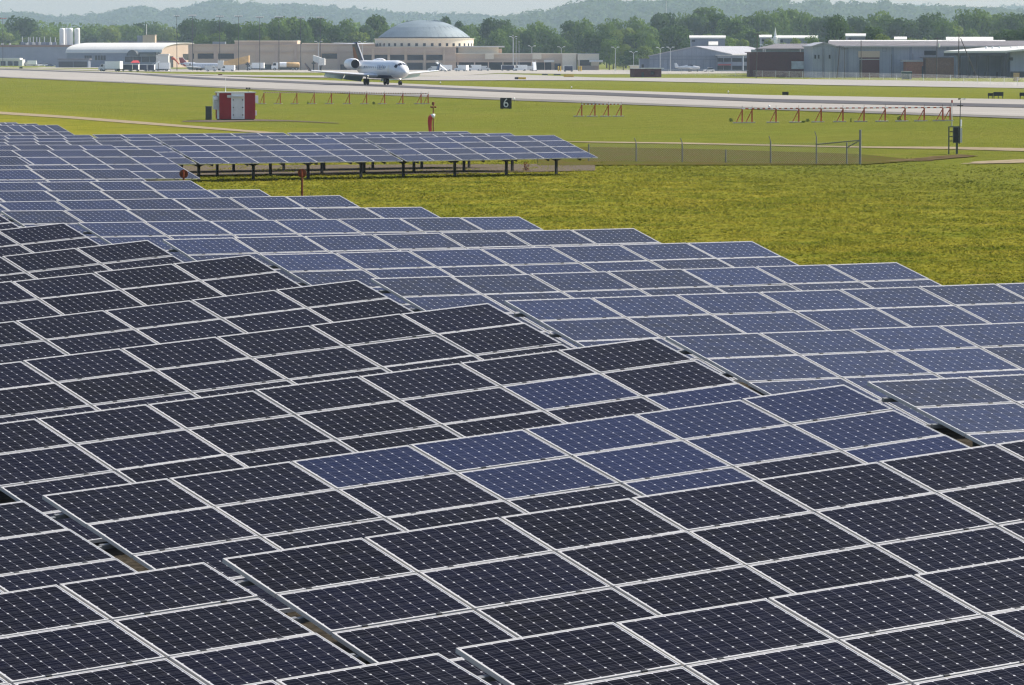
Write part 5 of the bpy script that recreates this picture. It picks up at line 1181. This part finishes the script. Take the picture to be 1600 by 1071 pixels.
# (x, top y, crown width px, distance, kind)
ZONES=[('behind the factory roof',[(8,49,34,3050,4),(36,33,50,3110,2),(62,50,34,3070,4),(82,54,30,3060,4),(100,48,28,3140,0)]),
('between the silos and the tall masts',[(132,47,34,3110,0),(150,43,34,3140,0),(168,44,36,3090,4),(188,41,36,3140,3),(206,45,30,3080,0),(222,41,36,3130,1),(244,40,36,3150,0),(262,45,32,3090,4),(278,48,26,3110,0)]),
('behind the tan concourse, left half',[(300,36,42,2700,2),(322,36,40,2730,1),(346,38,40,2710,2),(368,42,32,2380,1),(388,40,34,2420,0),(404,44,30,2400,0),(418,38,34,2430,3),(436,36,34,2410,0),(452,29,38,2440,3)]),
('behind the tan concourse, right half',[(470,38,34,2400,0),(488,33,36,2420,1),(506,36,34,2430,0),(524,45,30,2380,1),(544,37,32,2420,0),(558,47,30,2380,4),(574,44,30,2390,1),(590,29,42,2430,1),(606,46,30,2400,0)]),
('right of the dome',[(698,31,22,2520,1),(716,38,20,2500,1),(732,46,34,2420,0),(748,44,30,2440,0),(766,34,30,2430,1),(782,36,34,2420,1),(800,46,36,2360,0),(818,50,32,2330,4),(836,41,36,2460,0),(854,47,30,2400,0),(866,58,42,2230,2),(892,38,38,2470,1),(910,37,36,2450,0),(928,54,54,2190,2),(948,42,36,2440,0)]),
('left of the grey hangar',[(962,36,36,2480,0),(978,41,34,2430,4),(996,34,34,2480,0),(952,66,24,2130,0),(974,72,22,2110,4),(985,80,30,2080,1),(1004,74,28,2110,4),(1018,66,24,2140,0),(1012,44,34,2400,3),(1028,26,36,2560,1),(1046,27,34,2580,1),(1056,46,44,2200,2)]),
('above the grey hangar roof',[(1070,28,34,2560,0),(1086,30,32,2540,1),(1104,14,54,2560,3),(1124,28,36,2540,1),(1140,34,34,2500,0),(1150,38,46,2310,2),(1166,27,36,2560,3),(1146,58,24,2150,4),(1134,62,22,2130,0),(1162,60,22,2150,4),(1176,52,26,2270,1)]),
('above the brick building',[(1184,27,34,2560,0),(1200,25,34,2540,0),(1216,22,36,2580,0),(1236,17,42,2600,3),(1256,27,34,2520,0),(1200,64,18,1860,4),(1222,65,18,1850,4),(1246,63,22,1860,4),(1268,61,20,1870,0),(1278,33,34,2480,1),(1272,62,20,1900,4)]),
('above the warehouse ridge, left half',[(1294,31,34,2460,1),(1310,32,42,1750,2),(1332,31,36,2420,1),(1348,35,32,2400,1),(1360,47,40,1620,1),(1372,26,42,2440,0),(1392,32,38,2420,0),(1408,34,36,2400,1),(1380,57,28,1560,4),(1402,56,26,1560,4),(1422,57,26,1550,4),(1440,58,22,1560,4)]),
('above the warehouse ridge, right half',[(1426,37,36,2380,1),(1444,34,34,2380,1),(1456,28,46,2420,2),(1478,36,36,2360,0),(1492,36,34,2380,4),(1512,23,42,2420,0),(1530,23,38,2400,0),(1550,25,42,2420,3),(1568,27,36,2400,0),(1586,28,38,2380,1),(1606,27,40,2400,1),(1576,52,48,1560,1),(1604,50,46,1550,2),(1560,58,30,1570,1)])]
rz2=random.Random(77)
for zn,L in ZONES:
    far_=[q[3] for q in L if q[3]>2050] or [q[3] for q in L]; x0_,x1_=min(q[0] for q in L),max(q[0] for q in L); back=min(far_)+20
    L=sorted(L+[(x0_+(x1_-x0_)*(i+.5)/5+rz2.uniform(-6,6),rz2.uniform(50,60),rz2.uniform(22,32),max(back,2290),rz2.choice((0,4,4,1))) for i in range(5)])
    for i,(x,yt,w_,Y,kd) in enumerate(L):
        desc={0:'mid green',1:'dark green',2:'broad dark',3:'tall loose',4:'yellow green'}[kd]
        tree(x,yt-1,w_*1.32,Y,kd if kd!=4 else (4 if i%2 else 5),'%s tree %s, %s from the left'%(desc,zn,ORD[i]),'trees '+zn,rnd.uniform(0,6.28))
# far-off wood that fills in behind those crowns: one mass
def far_wood():
    r=random.Random(5); mb=MB()
    for i in range(620):
        x=r.uniform(-160,1800); Y=r.uniform(3120,3450); yt=50-9*math.sin(x*.011+1)+r.uniform(-8,6)
        if x>980: yt-=11
        p=W(x,yt,Y); z=-1.; H=p.z-z
        for q in range(52):
            a=r.uniform(0,6.28); rr=math.sqrt(r.random())*H*.42; zz=z+H*(.15+.85*r.random()); rr*=(1.1-abs((zz-z)/H-.5)); c=Vector((p.x+math.cos(a)*rr,Y+math.sin(a)*rr,zz)); nr=Vector((r.gauss(0,1),r.gauss(0,1)-.4,r.gauss(0,1)+.4)).normalized(); A=nr.orthogonal().normalized(); B=nr.cross(A); s=r.uniform(.9,1.9)
            mb.add([c-A*s,c-B*s*.7,c+A*s,c+B*s*.7],[(0,1,2,3)])
    tag(mb.build('forest',M['leafA']),'continuous wood behind the airport trees','wood',kind='stuff')
far_wood()
# ================================================================ hills with their woods
def hill(prof,D,depth,lab,seed,ntree,x0,x1,wood=True,drop=13.):
    r=random.Random(seed); mb=MB(); nx=int((x1-x0)/9); ny=16
    def hz(x,t):
        top=W(x,lerp(prof,x),D).z-drop
        f=math.sin(t*math.pi/2)**1.15
        return -2+(top+2)*f
    def pos(x,t): 
        Y=D-depth*(1-t); h,_=ray(x,60); return Vector((h*Y*(1 if True else 0),Y,hz(x,t)))
    for i in range(nx+1):
        x=x0+(x1-x0)*i/nx
        for j in range(ny+1): mb.v.append(pos(x,j/ny))
        p=pos(x,1); mb.v.append(p+Vector((0,depth*.5,-(p.z+2)*.9)))
    k=ny+2
    for i in range(nx):
        for j in range(ny+1): a=i*k+j; mb.f.append((a,a+k,a+k+1,a+1)); mb.m.append(0)
    tag(mb.build('hills',M['forest'],smooth=True),lab,'hills',kind='structure')
    if not wood: return
    mb=MB()
    for i in range(ntree):
        x=r.uniform(x0,x1); t=r.random()**.62; b=pos(x,t); H=r.uniform(11,21)*(1.25 if r.random()<.08 else 1); Rr=H*r.uniform(.36,.5); n=15
        for q in range(n):
            d=Vector((r.gauss(0,1),r.gauss(0,1)-.35,r.gauss(0,1)+.35)).normalized(); c=b+Vector((d.x*Rr,d.y*Rr,H*.58+d.z*H*.42)); nr=(d+Vector((r.uniform(-.7,.7),r.uniform(-.7,.7),r.uniform(-.3,.7)))).normalized(); A=nr.orthogonal().normalized(); B=nr.cross(A); s=r.uniform(2.2,4.0)
            mb.add([c-A*s,c-B*s*.8,c+A*s,c+B*s*.8],[(0,1,2,3)])
    tag(mb.build('forest',M['forest']),lab.replace('hills','woods on the hills').replace('ridge','woods on the ridge'),'wood',kind='stuff')
PA=[(-150,24),(0,25),(25,23.5),(50,25),(75,29),(97,32),(112,28),(135,30),(145,24.5),(155,27),(175,21.5),(195,16.5),(212,14.5),(230,14.5),(250,22),(265,18),(287,18),(312,10),(337,4),(362,6),(375,11),(387,8.5),(400,9.5),(425,12),(460,9),(505,15),(520,13),(540,18.5),(555,16.5),(575,20),(600,21.5),(632,25),(660,27),(700,26.5),(750,27),(770,30),(800,30),(840,29),(900,31),(1100,34)]
PB_=[(700,60),(760,40),(790,31),(822,26.5),(835,23),(850,25),(880,14.5),(893,10),(907,11),(922,3),(940,5.5),(962,4.5),(972,10),(990,6.5),(1012,8),(1035,6.5),(1060,1.5),(1078,4),(1105,1.5),(1118,6.5),(1132,1.5),(1157,6.5),(1182,1.5),(1205,1),(1225,5.5),(1232,13),(1250,10.5),(1267,7),(1287,5),(1293,11),(1303,15.5),(1312,7.5),(1322,13),(1340,10),(1362,11.5),(1385,8),(1400,15.5),(1425,14),(1440,17),(1460,15.5),(1500,15.5),(1520,18),(1557,18),(1577,21.5),(1600,22.5),(1700,26),(1800,24)]
PC=[(1250,22),(1380,16),(1420,13),(1450,12),(1490,16),(1530,18),(1570,14.5),(1600,14),(1660,15),(1800,17)]
hill(PA,10500,1300,'hazy blue wooded hills along the left and middle skyline',21,7500,-160,1000)
hill(PB_,8600,1300,'nearer wooded hills along the right skyline',22,7500,740,1790)
hill(PC,12800,1300,'faintest far ridge at the right skyline',23,1500,1240,1800,drop=9)
# ================================================================ haze
mb=MB(); mb.box((-2990,-62,-4.6),(2990,13900,260)); hz_=mb.build('haze',[bpy.data.materials.new('haze_air')]); tag(hz_,'thin pale morning haze over the airfield','haze',kind='stuff')
hm=hz_.data.materials[0]; hm.use_nodes=True; ht=hm.node_tree; ht.nodes.remove(ht.nodes['Principled BSDF']); pv=ht.nodes.new('ShaderNodeVolumePrincipled')
pv.inputs['Color'].default_value=(.62,.79,1,1); pv.inputs['Density'].default_value=HAZE; pv.inputs['Anisotropy'].default_value=.15
ht.links.new(pv.outputs[0],ht.nodes['Material Output'].inputs['Volume'])
for o in list(S.objects):
    for kx in ('_w','_used'):
        if kx in o: del o[kx]
